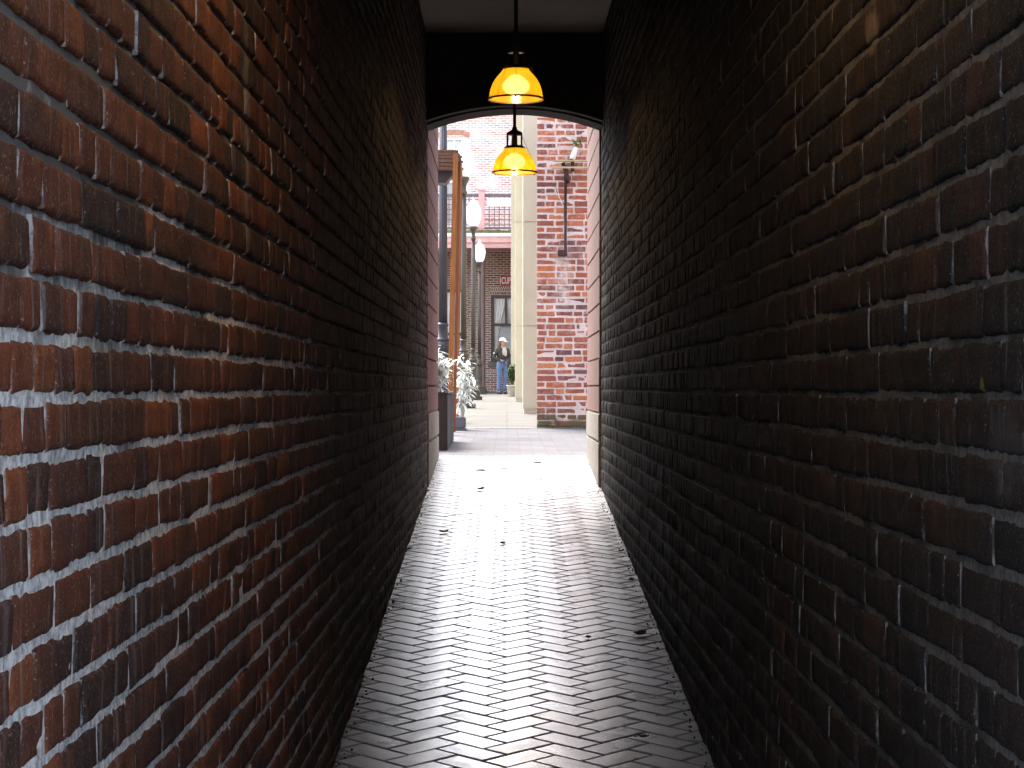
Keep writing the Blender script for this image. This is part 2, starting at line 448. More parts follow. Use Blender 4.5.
# ------------------------------------------------------------------ brick wall generator (u along, v up, w outwards)
def brick_mesh(bricks, to_world, seed, w_jit=.003, rough=.0022, bev=.005, depth=.03, detail=lambda u: (3, 2)):
    Vs, Qs, T, E = [], [], [], []
    base = 0
    groups = {}
    for b in bricks:
        groups.setdefault(detail((b[0] + b[1]) / 2), []).append(b)
    for (nx, nz), bl in groups.items():
        B = np.array(bl)
        n = len(B)
        bevu = np.minimum(bev, (B[:, 1] - B[:, 0]) * .2)
        # parameter lines: outer, inset, ..., inset, outer
        tu = np.concatenate([[0], np.linspace(0, 1, nx + 1), [1]])
        tv = np.concatenate([[0], np.linspace(0, 1, nz + 1), [1]])
        U = np.zeros((n, nx + 3, nz + 3)); Vv = np.zeros_like(U); W = np.zeros_like(U); ED = np.zeros_like(U)
        L = (B[:, 1] - B[:, 0]); H = (B[:, 3] - B[:, 2])
        uu = B[:, 0][:, None] + bevu[:, None] + tu[None, :] * (L - 2 * bevu)[:, None]
        uu[:, 0] = B[:, 0]; uu[:, -1] = B[:, 1]
        vv = B[:, 2][:, None] + bevu[:, None] + tv[None, :] * (H - 2 * bevu)[:, None]
        vv[:, 0] = B[:, 2]; vv[:, -1] = B[:, 3]
        U += uu[:, :, None]; Vv += vv[:, None, :]
        id_ = np.arange(n)[:, None, None] * 7.31
        k = 28.0
        W += (RNG.uniform(-1, 1, n) * w_jit)[:, None, None]
        # small tilt of every brick
        W += (RNG.uniform(-1, 1, n) * w_jit)[:, None, None] * ((tu - .5)[None, :, None])
        W += (RNG.uniform(-1, 1, n) * w_jit)[:, None, None] * ((tv - .5)[None, None, :])
        W += fbm(U * k, Vv * k, id_, seed) * rough
        edge = np.zeros((nx + 3, nz + 3)); edge[0, :] = 1; edge[-1, :] = 1; edge[:, 0] = 1; edge[:, -1] = 1
        chip = np.abs(vnoise(U * 40, Vv * 40, id_, seed + 5))
        W -= edge[None] * (bevu[:, None, None] * (.6 + .9 * chip))
        sx = np.zeros(nx + 3); sx[0] = 1; sx[-1] = -1
        sy = np.zeros(nz + 3); sy[0] = 1; sy[-1] = -1
        wob = bevu[:, None, None] * .7
        U += sx[None, :, None] * wob * vnoise(Vv * 60, id_ + U * 3, 1.3, seed + 9)
        Vv += sy[None, None, :] * wob * vnoise(U * 45, id_ + Vv * 3, 2.7, seed + 13)
        ED += edge[None]; ED[:, 0, :] = 2; ED[:, -1, :] = 2
        # ring of back vertices
        P = np.stack([U, Vv, W], -1).reshape(n, -1, 3)
        nz3 = nz + 3; nx3 = nx + 3
        ring = [(i, 0) for i in range(nx3)] + [(nx3 - 1, j) for j in range(1, nz3)] + [(i, nz3 - 1) for i in range(nx3 - 2, -1, -1)] + [(0, j) for j in range(nz3 - 2, 0, -1)]
        ridx = np.array([i * nz3 + j for i, j in ring])
        Bk = P[:, ridx].copy(); Bk[:, :, 2] = -depth
        A = np.concatenate([P, Bk], 1)
        m = A.shape[1]
        q = []
        for i in range(nx3 - 1):
            for j in range(nz3 - 1):
                q.append((i * nz3 + j, (i + 1) * nz3 + j, (i + 1) * nz3 + j + 1, i * nz3 + j + 1))
        nr = len(ring)
        for r in range(nr):
            r2 = (r + 1) % nr
            q.append((ridx[r2], ridx[r], nx3 * nz3 + r, nx3 * nz3 + r2))
        q = np.array(q)
        Q = (q[None] + (np.arange(n) * m)[:, None, None]).reshape(-1, 4) + base
        Vs.append(A.reshape(-1, 3)); Qs.append(Q)
        tone = np.repeat(B[:, 4], m); T.append(tone)
        e = np.concatenate([ED.reshape(n, -1), np.ones((n, nr))], 1); E.append(e.ravel())
        base += n * m
    V = np.concatenate(Vs); Q = np.concatenate(Qs)
    return to_world(V), Q, np.concatenate(T), np.concatenate(E)

def lay_courses(u0, u1, v0, v1, ch, bed, head, seed, pattern):
    r = random.Random(seed); out = []
    nrow = int(math.ceil((v1 - v0) / ch))
    for k in range(nrow):
        vb = v0 + k * ch
        hdr = pattern(k)
        u = u0 - r.uniform(0, .2)
        wob = r.uniform(-.001, .001)
        while u < u1:
            L = .096 if (hdr == 1 or (hdr == 2 and r.random() < .55)) else .2
            L *= r.uniform(.93, 1.05)
            b = bed * r.uniform(.75, 1.25)
            h = head * r.uniform(.6, 1.5)
            a0, a1 = max(u + h / 2, u0), min(u + L - h / 2, u1)
            if a1 - a0 > .03:
                tn = min(1, max(0, r.gauss(.5, .27)))
                out.append((a0, a1, vb + b / 2 + wob + r.uniform(-.0015, .0015), vb + ch - b / 2 + wob + r.uniform(-.0015, .0015), tn))
            u += L
    return out

def mortar_grid(us, vs, seed, rec, amp, rake=0.0):
    U, Vv = np.meshgrid(us, vs, indexing='ij')
    W = -rec + amp * fbm(U * 7, Vv * 11, 0, seed) + amp * .45 * fbm(U * 34, Vv * 48, 3.1, seed + 3)
    if rake: W -= rake / (1 + np.exp(-(Vv - .1 + .18 * fbm(U * 2.2, Vv * 2.2, 0, seed + 8)) / .03))
    P = np.stack([U, Vv, W], -1).reshape(-1, 3)
    a, b = len(us), len(vs)
    I = np.arange(a * b).reshape(a, b)
    Q = np.stack([I[:-1, :-1], I[1:, :-1], I[1:, 1:], I[:-1, 1:]], -1).reshape(-1, 4)
    return P, Q

def passage_wall(name, side, x, ch, phase, pattern, mats, seed, bed, head, rec, amp, label):
    v0 = phase - ch * math.ceil((phase + 1.6) / ch); v1 = ZC + .04
    br = lay_courses(Y_MOUTH, Y_END, v0, v1, ch, bed, head, seed, pattern)
    det = lambda u: (9, 4) if u < 3.6 else ((5, 3) if u < 6.5 else (2, 1))
    if side < 0:   # left wall, outward = +X
        tw = lambda P: np.stack([x + P[:, 2], P[:, 0], P[:, 1]], -1)
    else:
        tw = lambda P: np.stack([x - P[:, 2], P[:, 0], P[:, 1]], -1)
    V, Q, T, E = brick_mesh(br, tw, seed, w_jit=.0020, rough=.0013, bev=.0052, detail=det)
    if side < 0: Q = Q[:, ::-1] if False else Q
    us = np.concatenate([np.arange(Y_MOUTH, 4.2, .011), np.arange(4.2, 7, .022), np.arange(7, Y_END + .05, .05)])
    us[-1] = Y_END
    vs = np.arange(v0, v1, ch / 6)
    P, Q2 = mortar_grid(us, vs, seed + 40, rec, amp, .0035 if side < 0 else .0)
    P = tw(P)
    VV = np.concatenate([V, P]); QQ = np.concatenate([Q, Q2 + len(V)])
    mi = np.concatenate([np.zeros(len(Q)), np.ones(len(Q2))])
    z = np.zeros(len(P))
    if side < 0: QQ = QQ[:, ::-1]
    o = np_mesh(name, VV, QQ[:, ::-1] if side < 0 else QQ[:, ::-1], mats, mi, {'tone': np.concatenate([T, z]), 'edge': np.concatenate([E, z])}, smooth=True)
    tag(o, label, 'brick wall')
    return o

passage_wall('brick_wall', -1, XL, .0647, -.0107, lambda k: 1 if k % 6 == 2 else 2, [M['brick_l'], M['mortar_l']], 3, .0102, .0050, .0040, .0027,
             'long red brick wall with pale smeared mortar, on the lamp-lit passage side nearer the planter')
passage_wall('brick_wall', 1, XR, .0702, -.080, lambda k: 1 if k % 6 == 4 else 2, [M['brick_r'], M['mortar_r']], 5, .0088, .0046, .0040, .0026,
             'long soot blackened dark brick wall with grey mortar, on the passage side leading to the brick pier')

# ------------------------------------------------------------------ herringbone floor
def herring(u_rng, v_rng, W=.1, gap=.0078):
    out = []
    c = math.cos(PI / 4)
    for a in range(-130, 130):
        for b in range(-130, 130):
            s = (a - b) % 4
            if s == 0: cx, cy, L, Hh = a + 1, b + .5, 2, 1
            elif s == 3: cx, cy, L, Hh = a + .5, b + 1, 1, 2
            else: continue
            x = (cx - cy) * W * c; y = (cx + cy) * W * c
            if u_rng[0] < x < u_rng[1] and v_rng[0] < y < v_rng[1]:
                out.append((x, y, L * W - gap, Hh * W - gap))
    return out
def paver_floor():
    hs = herring((XL - .10, XR + .10), (.0 - .3, 14.45))
    bm_v, q, tn = [], [], []
    r = random.Random(4)
    c = math.cos(PI / 4)
    # grid lines through a paver top: outer, bevel, mid, bevel, outer
    for (x, y, l, h) in hs:
        if y > Y_OUT + .03 or y < -.25: continue
        nx = 4; b = .0035
        lu = [-l / 2, -l / 2 + b, 0, l / 2 - b, l / 2]; lv = [-h / 2, -h / 2 + b, 0, h / 2 - b, h / 2]
        tx, ty = r.gauss(0, .0028), r.gauss(0, .0028); dz = r.gauss(0, .0005)
        base = len(bm_v); t = min(1, max(0, r.gauss(.5, .25)))
        crown = r.uniform(0, .0007)
        for i, a in enumerate(lu):
            for j, bb in enumerate(lv):
                ed = i in (0, 4) or j in (0, 4)
                wx = x + (a - bb) * c; wy = y + (a + bb) * c
                z = gz(wy) + .004 + dz + a * tx + bb * ty - (.0032 if ed else 0) + (crown if (i == 2 and j == 2) else 0)
                bm_v.append((wx, wy, z)); tn.append(t)
        ring = [(i, 0) for i in range(5)] + [(4, j) for j in range(1, 5)] + [(i, 4) for i in range(3, -1, -1)] + [(0, j) for j in range(3, 0, -1)]
        for (i, j) in ring:
            p = bm_v[base + i * 5 + j]
            bm_v.append((p[0], p[1], p[2] - .03)); tn.append(t)
        for i in range(4):
            for j in range(4):
                q.append((base + i * 5 + j, base + (i + 1) * 5 + j, base + (i + 1) * 5 + j + 1, base + i * 5 + j + 1))
        for k in range(16):
            k2 = (k + 1) % 16
            i, j = ring[k]; i2, j2 = ring[k2]
            q.append((base + i2 * 5 + j2, base + i * 5 + j, base + 25 + k, base + 25 + k2))
    n0 = len(q)
    # bed of dark sand the pavers sit in
    base = len(bm_v)
    for yy in (-.3, 0, Y_OUT):
        for xx in (XL - .06, XR + .06):
            bm_v.append((xx, yy, gz(yy) - .018)); tn.append(0)
    q += [(base, base + 1, base + 3, base + 2), (base + 2, base + 3, base + 5, base + 4)]
    mi = np.array([0] * n0 + [1, 1])
    o = np_mesh('path', np.array(bm_v), np.array(q), [M['paver'], M['joint']], mi, {'tone': tn})
    tag(o, 'dark herringbone brick paving sloping up through the passage', kind='structure')
paver_floor()

# ------------------------------------------------------------------ ground, courtyard paving, alley paving
def strip(name, x0, x1, ys, dz, mat, label):
    vs = [(x, y, gz(y) + dz) for y in ys for x in (x0, x1)]
    fs = [(2 * i, 2 * i + 1, 2 * i + 3, 2 * i + 2) for i in range(len(ys) - 1)]
    o = MB().add(vs, fs).build(name, mat)
    return tag(o, label, kind='structure')
M['ground'] = plain('street_asphalt', (.10, .098, .10), .85, var=.2, scale=2)
vs = []; ys = [-300, -40, 0, 14.4, 20.8, 70, 400]
o = MB().add([(x, y, gz(y) - .02) for y in ys for x in (-250, 250)], [(2 * i, 2 * i + 1, 2 * i + 3, 2 * i + 2) for i in range(len(ys) - 1)]).build('ground', M['ground'])
tag(o, 'ground sheet under the passage and the yard', kind='structure')

def paving_mat(name, c0, c1, jc, bw, bh, ms, off=.5, rough=.6, moss=0):
    t = NT(name)
    br = t.node('ShaderNodeTexBrick'); t.link(t.tc.outputs['Object'], br.inputs['Vector'])
    br.offset = off
    br.inputs['Scale'].default_value = 1; br.inputs['Brick Width'].default_value = bw; br.inputs['Row Height'].default_value = bh
    br.inputs['Mortar Size'].default_value = ms; br.inputs['Mortar Smooth'].default_value = .3
    br.inputs['Color1'].default_value = (*c0, 1); br.inputs['Color2'].default_value = (*c1, 1)
    br.inputs['Mortar'].default_value = (*jc, 1)
    c = t.mix(t.ramp(t.noise(1.3, 6, .65), [(.4, 0.), (.7, .5)]), br.outputs['Color'], tuple(x * .55 for x in c0))
    c = t.mix(t.ramp(t.noise(30, 4, .7), [(.5, 0.), (.75, .4)]), c, tuple(x * .5 for x in c0))
    if moss:
        c = t.mix(t.math('MULTIPLY', br.outputs['Fac'], t.ramp(t.noise(1.1, 4), [(.45, 0.), (.58, 1.)])), c, (.10, .13, .04))
    t.set(c, .95, spec=.08)
    t.bump(t.math('SUBTRACT', t.math('MULTIPLY', t.noise(50, 4), .3), br.outputs['Fac']), .4, .006)
    return t.m
M['yard'] = paving_mat('yard_paver', (.085, .083, .088), (.11, .107, .113), (.055, .053, .055), .2, .1, .004)
M['alley'] = paving_mat('alley_slab', (.085, .083, .078), (.11, .107, .101), (.045, .046, .036), .9, .75, .012, moss=1)
strip('courtyard_pavement', -9, 9, [Y_OUT + .14, 20.66], .0, M['yard'], 'pale smooth paving crossing outside the passage')
strip('alley_pavement', -9, 9, [20.8, 66], .0, M['alley'], 'pale grey slabs of the alley beyond the brick pier')
M['edge_stone'] = paving_mat('edge_stone', (.22, .215, .21), (.26, .255, .25), (.06, .055, .055), .16, 2, .008, off=0)
strip('edging', -9, 9, [20.66, 20.8], .004, M['edge_stone'], 'row of pale edging stones where the alley slabs begin')
m = MB(); r = random.Random(6); x = XL - 2.0
while x < 3:
    L = r.uniform(.11, .2); m.bbox(x + .004, x + L - .004, Y_OUT - .015, Y_OUT + .138, gz(Y_OUT) - .05, gz(Y_OUT) + .0045 + r.uniform(-.0008, .0008), .002); x += L
M['edge_pale'] = plain('edge_pale', (.22, .215, .21), .6, var=.2, scale=9)
tag(m.build('threshold', M['edge_pale']), 'row of pale edging stones at the end of the herringbone paving', kind='structure')

# ------------------------------------------------------------------ ceiling and the building round the passage
o = MB().box(XL - .1, XR + .1, Y_MOUTH, Y_END, ZC, ZC + .03).build('ceiling', M['ceil'])
tag(o, 'flat dull painted ceiling of the passage', kind='structure')
M['shop_brick'] = brick_tex('passage_building_brick', [(.14, .055, .04), (.2, .075, .05), (.25, .1, .065)], (.32, .28, .25), wash=.2)
pb = empty('passage_building', (0, Y_MOUTH, -1.5), 'brick building that the covered passage runs through', 'building')
def rel(o, p):  # keep world placement under a placed parent
    o.matrix_parent_inverse = p.matrix_world.inverted() if False else Matrix.Translation(-Vector(p.location))
    return o
m = MB()
m.box(-9, XL - .035, Y_MOUTH + .002, Y_END + .1, -1.6, 8.5)
m.box(XR + .035, 9, Y_MOUTH + .002, Y_END + .1, -1.6, 8.5)
m.box(XL - .0348, XR + .0348, Y_MOUTH + .002, Y_END + .1, ZC + .04, 8.49)
rel(m.build('wall', M['shop_brick'], pb), pb)
rel(MB().bbox(-2.6, 2.7, Y_MOUTH - .8, Y_MOUTH + .0, ZC + .05, ZC + .17, .01).build('added_shade_slab', M['concrete_body'], pb), pb)  # unseen slab added over the street mouth to dim the upper passage walls
rel(MB().box(-9.2, 9.2, Y_MOUTH - .2, Y_END + .3, 8.502, 8.7).build('roof', M['concrete_body'], pb), pb)

# arched lintel
def arch_band(y0, y1, zs, zc, top, mat, parent):
    n = 28; m = MB(); vs = []
    xm = (XL + XR) / 2; hw = (XR - XL) / 2 + .03
    sag = zc - zs; R = (hw * hw + sag * sag) / (2 * sag)
    for k in range(n + 1):
        x = xm - hw + 2 * hw * k / n
        z = zc - R + math.sqrt(R * R - (x - xm) ** 2)
        vs += [(x, y0, z), (x, y1, z), (x, y1, top), (x, y0, top)]
    fs = []
    for k in range(n):
        a, b = 4 * k, 4 * k + 4
        fs += [(a, b, b + 1, a + 1), (a + 1, b + 1, b + 2, a + 2), (a + 2, b + 2, b + 3, a + 3), (a + 3, b + 3, b, a)]
    m.add(vs, fs)
    return m.build('band' if parent else 'arched_lintel', mat, parent)
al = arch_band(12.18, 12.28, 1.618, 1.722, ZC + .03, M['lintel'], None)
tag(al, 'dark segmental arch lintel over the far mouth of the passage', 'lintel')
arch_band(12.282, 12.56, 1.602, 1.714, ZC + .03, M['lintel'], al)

# stone piers at the far mouth
def stone_pier(x0, x1, inner, label):
    p = empty('stone_pier', ((x0 + x1) / 2, Y_END, gz(13.4)), label, 'stone pier', 'stone piers at the far mouth')
    r = random.Random(int(x0 * 100)); h = .172; z = -.158; m = MB(); zc = z
    while zc < 4.2:
        j = r.uniform(-.0015, .0015)
        m.bbox(x0 + j, x1 + j, Y_END + .104, Y_OUT + r.uniform(-.003, .003), zc + .003, zc + h - .003, .004)
        zc += h
    m.box(x0 + .012, x1 - .012, Y_END + .106, Y_OUT - .015, z + .002, zc - .01, 1)
    rel(m.build('shaft', [M['terra'], M['joint']], p), p)
    m = MB(); s = .006
    zz = -.80
    for (a, b) in ((-.80, -.34), (-.336, z - .001)):
        m.bbox(x0 - s, x1 + s, Y_END + .103, Y_OUT + .006, a, b, .008)
    rel(m.build('base', M['cream_stone'], p), p)
stone_pier(XL - .5, XL - .004, 1, 'terracotta block pier with cream base beside the dark planter')
stone_pier(XR + .004 - .012, XR + .5, -1, 'terracotta block pier with cream base nearer the brick wall with the rusty pipe')

# ------------------------------------------------------------------ pendant lamps
def make_pendant():
    p = empty('pendant_lamp', (0, 0, 0), None, 'pendant lamp', 'pendant lamps along the passage')
    # z = 0 at the rim of the shade
    outer = [(.1255, 0), (.1247, .012), (.122, .031), (.117, .050), (.109, .071), (.099, .089), (.086, .106), (.073, .120), (.064, .130), (.060, .139)]
    prof = outer + [(r - .004, z) for r, z in reversed(outer)]
    m = MB(); m.lathe(prof, 48, cap=False)
    sh = m.build('shade', M['amber'], p)
    m = MB()
    m.lathe([(.127, -.004), (.131, -.004), (.131, .005), (.127, .005), (.127, -.004)], 48, cap=False)
    for k in range(6):
        a = k * PI / 3 + .5
        m.ball((.131 * math.cos(a), .131 * math.sin(a), -.003), .0055)
    m.build('rim', M['iron'], p)
    m = MB()
    m.lathe([(.059, .136), (.061, .138), (.061, .146), (.050, .150), (.050, .154), (.02, .156)], 32)
    for a in (.38, PI - .38, PI + .38, -.38):
        mt = Matrix.Rotation(a, 4, 'Z')
        m.box(.041, .048, -.0065, .0065, .150, .216, 0, mt)
    m.lathe([(.02, .214), (.046, .216), (.047, .226), (.040, .234), (.026, .240), (.016, .247), (.013, .262), (.0092, .266)], 32)
    m.build('housing', M['iron'], p)
    MB().lathe([(.014, .10), (.0165, .112), (.0165, .2), (.014, .214)], 20).build('socket', plain('brass', (.30, .19, .07), .4, .6), p)
    MB().lathe([(.0092, .262), (.0092, 2.0)], 12).build('rod', M['stem'], p)
    m = MB()
    for k in range(3):
        a = k * 2 * PI / 3 + PI / 2 + .35
        ca, sa = math.cos(a), math.sin(a)
        m.tube([(.048 * ca, .048 * sa, .20), (.131 * ca, .131 * sa, .002)], .0012, 5)
    a = -PI / 2
    m.tube([(r * math.cos(a) * 1.012, r * math.sin(a) * 1.012, z) for r, z in outer], .0011, 5)
    m.build('stay_wire', M['iron'], p)
    m = MB(); m.lathe([(.012, .112), (.022, .104), (.046, .088), (.060, .066), (.058, .046), (.042, .031), (.02, .024), (.004, .022)], 28)
    m.build('bulb', M['bulb'], p)
    return p
pend = make_pendant()
PL = [(516, 99.0, 9.3, 'pendant lamp with glowing amber glass shade, hanging against the black lintel'),
      (514.6, 172.5, 11.55, 'pendant lamp with glowing amber glass shade, hanging lower in the bright arch opening'),
      (515, -362, 3.2, 'pendant lamp with amber glass shade hanging above the passage near its street end')]
for i, (px, py, d, lab) in enumerate(PL):
    o = pend if i == 0 else copy_tree(pend)
    x, y, z = at(px, py, d)
    z = min(z, 1.62)
    o.location = (x, y, z); o['label'] = lab
    rod = [c for c in o.children if c.name.startswith('rod')][0]
    rod.scale = (1, 1, 1)
    me = rod.data.copy(); rod.data = me
    for v in me.vertices:
        if v.co.z > 1: v.co.z = ZC - z - .001
    l = bpy.data.lights.new('lamp_light', 'POINT'); l.energy = 1.7 if i == 2 else .55; l.color = (1, .56, .20); l.shadow_soft_size = .02
    lo = bpy.data.objects.new('lamp_light', l); lo.location = (0, 0, .012); lo.parent = o; COL.objects.link(lo)

# ------------------------------------------------------------------ street lamps
def make_street_lamp(mat):
    p = empty('street_lamp', (0, 0, 0), None, 'street lamp', 'street lamps in a row along the alley')
    m = MB()
    m.bbox(-.20, .20, -.20, .20, 0, .085, .008); m.bbox(-.155, .155, -.155, .155, .086, .19, .008)
    m.build('plinth', mat, p)
    m = MB()
    m.lathe([(.145, .19), (.145, .215), (.12, .24), (.092, .27), (.085, .30), (.082, .84), (.09, .86), (.105, .88), (.105, .91), (.085, .93), (.08, .95)], 32, flute=10, famp=.0)
    m.lathe([(.086, .30), (.086, .84)], 60, flute=12, famp=.12)
    m.build('pedestal', mat, p)
    m = MB()
    m.lathe([(.08, .95), (.085, .965), (.062, .985), (.057, 1.0), (.055, 1.12), (.066, 1.13), (.066, 1.15), (.05, 1.165)], 32)
    m.lathe([(.052, 1.16), (.049, 2.2), (.044, 3.62)], 72, flute=12, famp=.12)
    m.lathe([(.044, 3.6), (.058, 3.62), (.058, 3.65), (.044, 3.67), (.042, 3.74), (.055, 3.78), (.085, 3.84), (.095, 3.86), (.095, 3.90), (.08, 3.91)], 32)
    m.build('pole', mat, p)
    m = MB()
    m.lathe([(.085, 3.905), (.125, 3.96), (.165, 4.08), (.177, 4.18), (.168, 4.28), (.135, 4.36), (.085, 4.43), (.045, 4.47), (.03, 4.50), (.012, 4.55), (.004, 4.57)], 28)
    m.build('globe', M['opal'], p)
    return p
sl = None
for i, (px, d, mt, lab) in enumerate([
        (463.8, 33.8, 'post_olive', 'olive grey street lamp, second in its row, its pole just beyond the orange wooden posts'),
        (473.4, 45.0, 'post_olive', 'olive grey street lamp whose large white globe stands clear in front of the balcony'),
        (479.6, 59.0, 'post_olive', 'street lamp farthest down the alley, nearest the person in the white cap'),
        (443.2, 23.4, 'post_grey', 'blue grey fluted street lamp nearest the passage, rising behind the silver plant')]):
    if i == 0 or i == 3: o = make_street_lamp(M[mt])
    else: o = copy_tree(sl)
    if i == 0: sl = o
    o.location = ((px - 507) * d / F, d, gz(d)); o['label'] = lab

# ------------------------------------------------------------------ wooden arbor, planters and plants
def wp(px, d): return (px - 507) * d / F
ar = empty('wooden_arbor', (wp(450, 19.5), 19.5, gz(19.5)), 'orange timber arbor of tall posts under a stack of weathered boards, beside the planter', 'arbor')
def leaning_post(pxb, pxt, wpx, d, ytop, mat, cap):
    zb, zt = gz(d) + .0, (388 - ytop) * d / F
    w = wpx * d / F; m = MB()
    xb, xt = wp(pxb, d), wp(pxt, d)
    n = 8
    sh = Matrix(((1, 0, (xt - xb) / (zt - zb), xb - zb * (xt - xb) / (zt - zb)), (0, 1, 0, 0), (0, 0, 1, 0), (0, 0, 0, 1)))
    m.bbox(0, w, d, d + w * 1.6, zb, zt, .004, 0, sh)
    o = rel(m.build('post', mat, ar), ar)
    if cap:
        c = MB()
        c.bbox(-.008, w + .012, d - .008, d + w * 1.6 + .008, zt + .002, zt + .024, .004, 0, sh)
        c.bbox(.002, w - .002, d + .004, d + w * 1.6 - .004, zt + .0255, zt + .042, .006, 0, sh)
        cc = c.build('cap', M['wood_d'], o)
        cc.matrix_parent_inverse = Matrix.Identity(4)
leaning_post(446.8, 453.0, 5.0, 18.75, 153, M['wood_o'], False)
leaning_post(452.6, 457.9, 3.0, 19.6, 158, M['wood_r'], True)
leaning_post(454.4, 459.2, 2.8, 20.3, 163, M['wood_o'], True)
leaning_post(455.8, 460.4, 2.2, 21.4, 170, M['wood_r'], True)
m = MB(); d = 18.9; r = random.Random(2)
zt = (388 - 149.5) * d / F
for k, (h, xo) in enumerate([(.022, .010), (.03, 0), (.035, -.022), (.035, -.024), (.035, -.024), (.035, -.026)]):
    m.bbox(wp(436, d), wp(457.2, d) + xo, d + r.uniform(0, .006), d + .9, zt - h, zt - .0025, .003)
    zt -= h
rel(m.build('board_stack', M['wood_d'], ar), ar)
# grey console bracket under the boards
d = 19.05; x0, x1, x2 = wp(436, d), wp(452.4, d), wp(446, d); za, zb_, zc_ = (388 - 171) * d / F, (388 - 176) * d / F, (388 - 183) * d / F
m = MB(); pr = [(x0, za), (x1, za), (x1, zb_), (x1 - .012, zb_ - .004), (x2, zc_), (x0, zc_)]
n = len(pr); vs = [(x, d, z) for x, z in pr] + [(x, d + .25, z) for x, z in pr]
fs = [tuple(range(n - 1, -1, -1)), tuple(range(n, 2 * n))] + [(i, (i + 1) % n, n + (i + 1) % n, n + i) for i in range(n)]
m.add(vs, [f[::-1] for f in fs]); rel(m.build('bracket', M['post_grey'], ar), ar)

# dark planter box
def planter():
    x0, x1, y0, y1 = -.86, -.462, 15.5, 17.3
    p = empty('planter_box', ((x0 + x1) / 2, y0, gz(y0)), 'black wooden planter box beside the terracotta pier', 'planter')
    m = MB(); zt = -.05; zb = gz(15.5)
    r = random.Random(3)
    k = 0; y = y0
    m.bbox(x0, x1, y0, y0 + .03, zb, zt, .004)
    while y < y1 - .02:
        yy = min(y + .11, y1)
        m.bbox(x1 - .026, x1 + r.uniform(0, .002), y + .032 if k == 0 else y + .003, yy, gz(y) + .005, zt - .002, .003); y = yy; k += 1
    m.box(x0, x1 - .03, y1 - .03, y1, zb, zt); m.box(x0, x0 + .03, y0 + .031, y1 - .031, zb, zt)
    rel(m.build('box', M['planter'], p), p)
    rel(MB().bbox(x0 - .005, x1 + .008, y0 - .008, y0 + .04, zt + .001, zt + .018, .004).bbox(x1 - .03, x1 + .008, y0 + .041, y1, zt + .001, zt + .018, .004).build('rim', M['planter'], p), p)
    rel(MB().box(x0 + .03, x1 - .03, y0 + .03, y1 - .03, zt - .06, zt - .03).build('soil', M['soil'], p), p)
planter()
m = MB(); d = 20.0
m.bbox(wp(452, d), wp(465.2, d), d, d + .42, gz(d) + .022, gz(d) + .135, .008); m.bbox(wp(451.5, d), wp(466.0, d), d - .008, d + .43, gz(d), gz(d) + .021, .004)
o = m.build('stone_plinth', M['plinth']); tag(o, 'low blue grey stone plinth at the foot of the orange timber posts', 'plinth')

def leaf_blade(m, tones, p, dirv, up, L, w, bend, tone, lobes=0):
    """one bent leaf of a few quads"""
    dirv = dirv.normalized(); side = dirv.cross(up)
    if side.length < 1e-3: side = dirv.cross(Vector((1, 0, 0)))
    side.normalize(); nrm = side.cross(dirv)
    n = 4; vs = []
    for i in range(n + 1):
        t = i / n
        c = p + dirv * (L * t) + nrm * (-bend * L * t * t)
        ww = w * (math.sin(PI * min(.97, t * .88 + .1)))
        if lobes: ww *= (1.0 if i % 2 else .55)
        vs += [c - side * ww / 2, c + side * ww / 2]
    m.add(vs, [(2 * i, 2 * i + 1, 2 * i + 3, 2 * i + 2) for i in range(n)], 0, False)
    tones += [tone] * (2 * (n + 1))

def with_tone(o, tones):
    at_ = o.data.attributes.new('tone', 'FLOAT', 'POINT'); at_.data.foreach_set('value', np.array(tones, np.float32)); return o

def plant(name, loc, label, cat, stems, hgt, spread, leaf, lw, mat, seed, lean=Vector((0, 0, 0)), lobes=1, nl=16, stem_mat=None, flowers=0, droop=.5):
    r = random.Random(seed)
    p = empty(name, loc, label, cat)
    m = MB(); tones = []; sm = MB(); fm = MB(); ft = []
    for s in range(stems):
        a = r.uniform(0, 2 * PI); rad = spread * math.sqrt(r.random())
        tip = Vector((math.cos(a) * rad, math.sin(a) * rad, hgt * r.uniform(.55, 1.0) * (1 - .35 * (rad / spread) ** 2))) + lean * r.uniform(.3, 1)
        b = Vector((math.cos(a) * rad * .25, math.sin(a) * rad * .25, 0))
        mid = b.lerp(tip, .55) + Vector((0, 0, hgt * .1))
        pts = [b, b.lerp(mid, .5), mid, mid.lerp(tip, .5) + Vector((0, 0, hgt * .02)), tip]
        sm.tube(pts, [.003, .0027, .0024, .002, .0014], 5)
        for k in range(nl):
            t = .25 + .75 * (k + r.random()) / nl
            i = min(3, int(t * 4)); q = pts[i].lerp(pts[i + 1], t * 4 - i)
            dv = Vector((r.gauss(0, 1), r.gauss(0, 1), r.gauss(.35, .6))).normalized()
            leaf_blade(m, tones, q, dv, Vector((0, 0, 1)), leaf * r.uniform(.6, 1.2), lw * r.uniform(.7, 1.2), droop * r.uniform(.2, 1.1), r.random(), lobes)
    for s in range(flowers):
        a = r.uniform(0, 2 * PI); rad = spread * r.uniform(.2, 1)
        b = Vector((math.cos(a) * rad, math.sin(a) * rad, .0)); h = hgt * r.uniform(.15, .45)
        sm.tube([b, b + Vector((0, 0, h))], .0018, 4)
        fm = MB(); ft = []
        for k in range(12):
            leaf_blade(fm, ft, b + Vector((0, 0, h * (.5 + k / 24))), Vector((r.gauss(0, 1), r.gauss(0, 1), .4)), Vector((0, 0, 1)), .022, .014, .3, r.random())
        with_tone(fm.build('flower', M['lavender'], p), ft)
    with_tone(m.build('foliage', mat, p), tones)
    sm.build('stem', stem_mat or mat, p)
    if stem_mat is None:
        pass
    return p
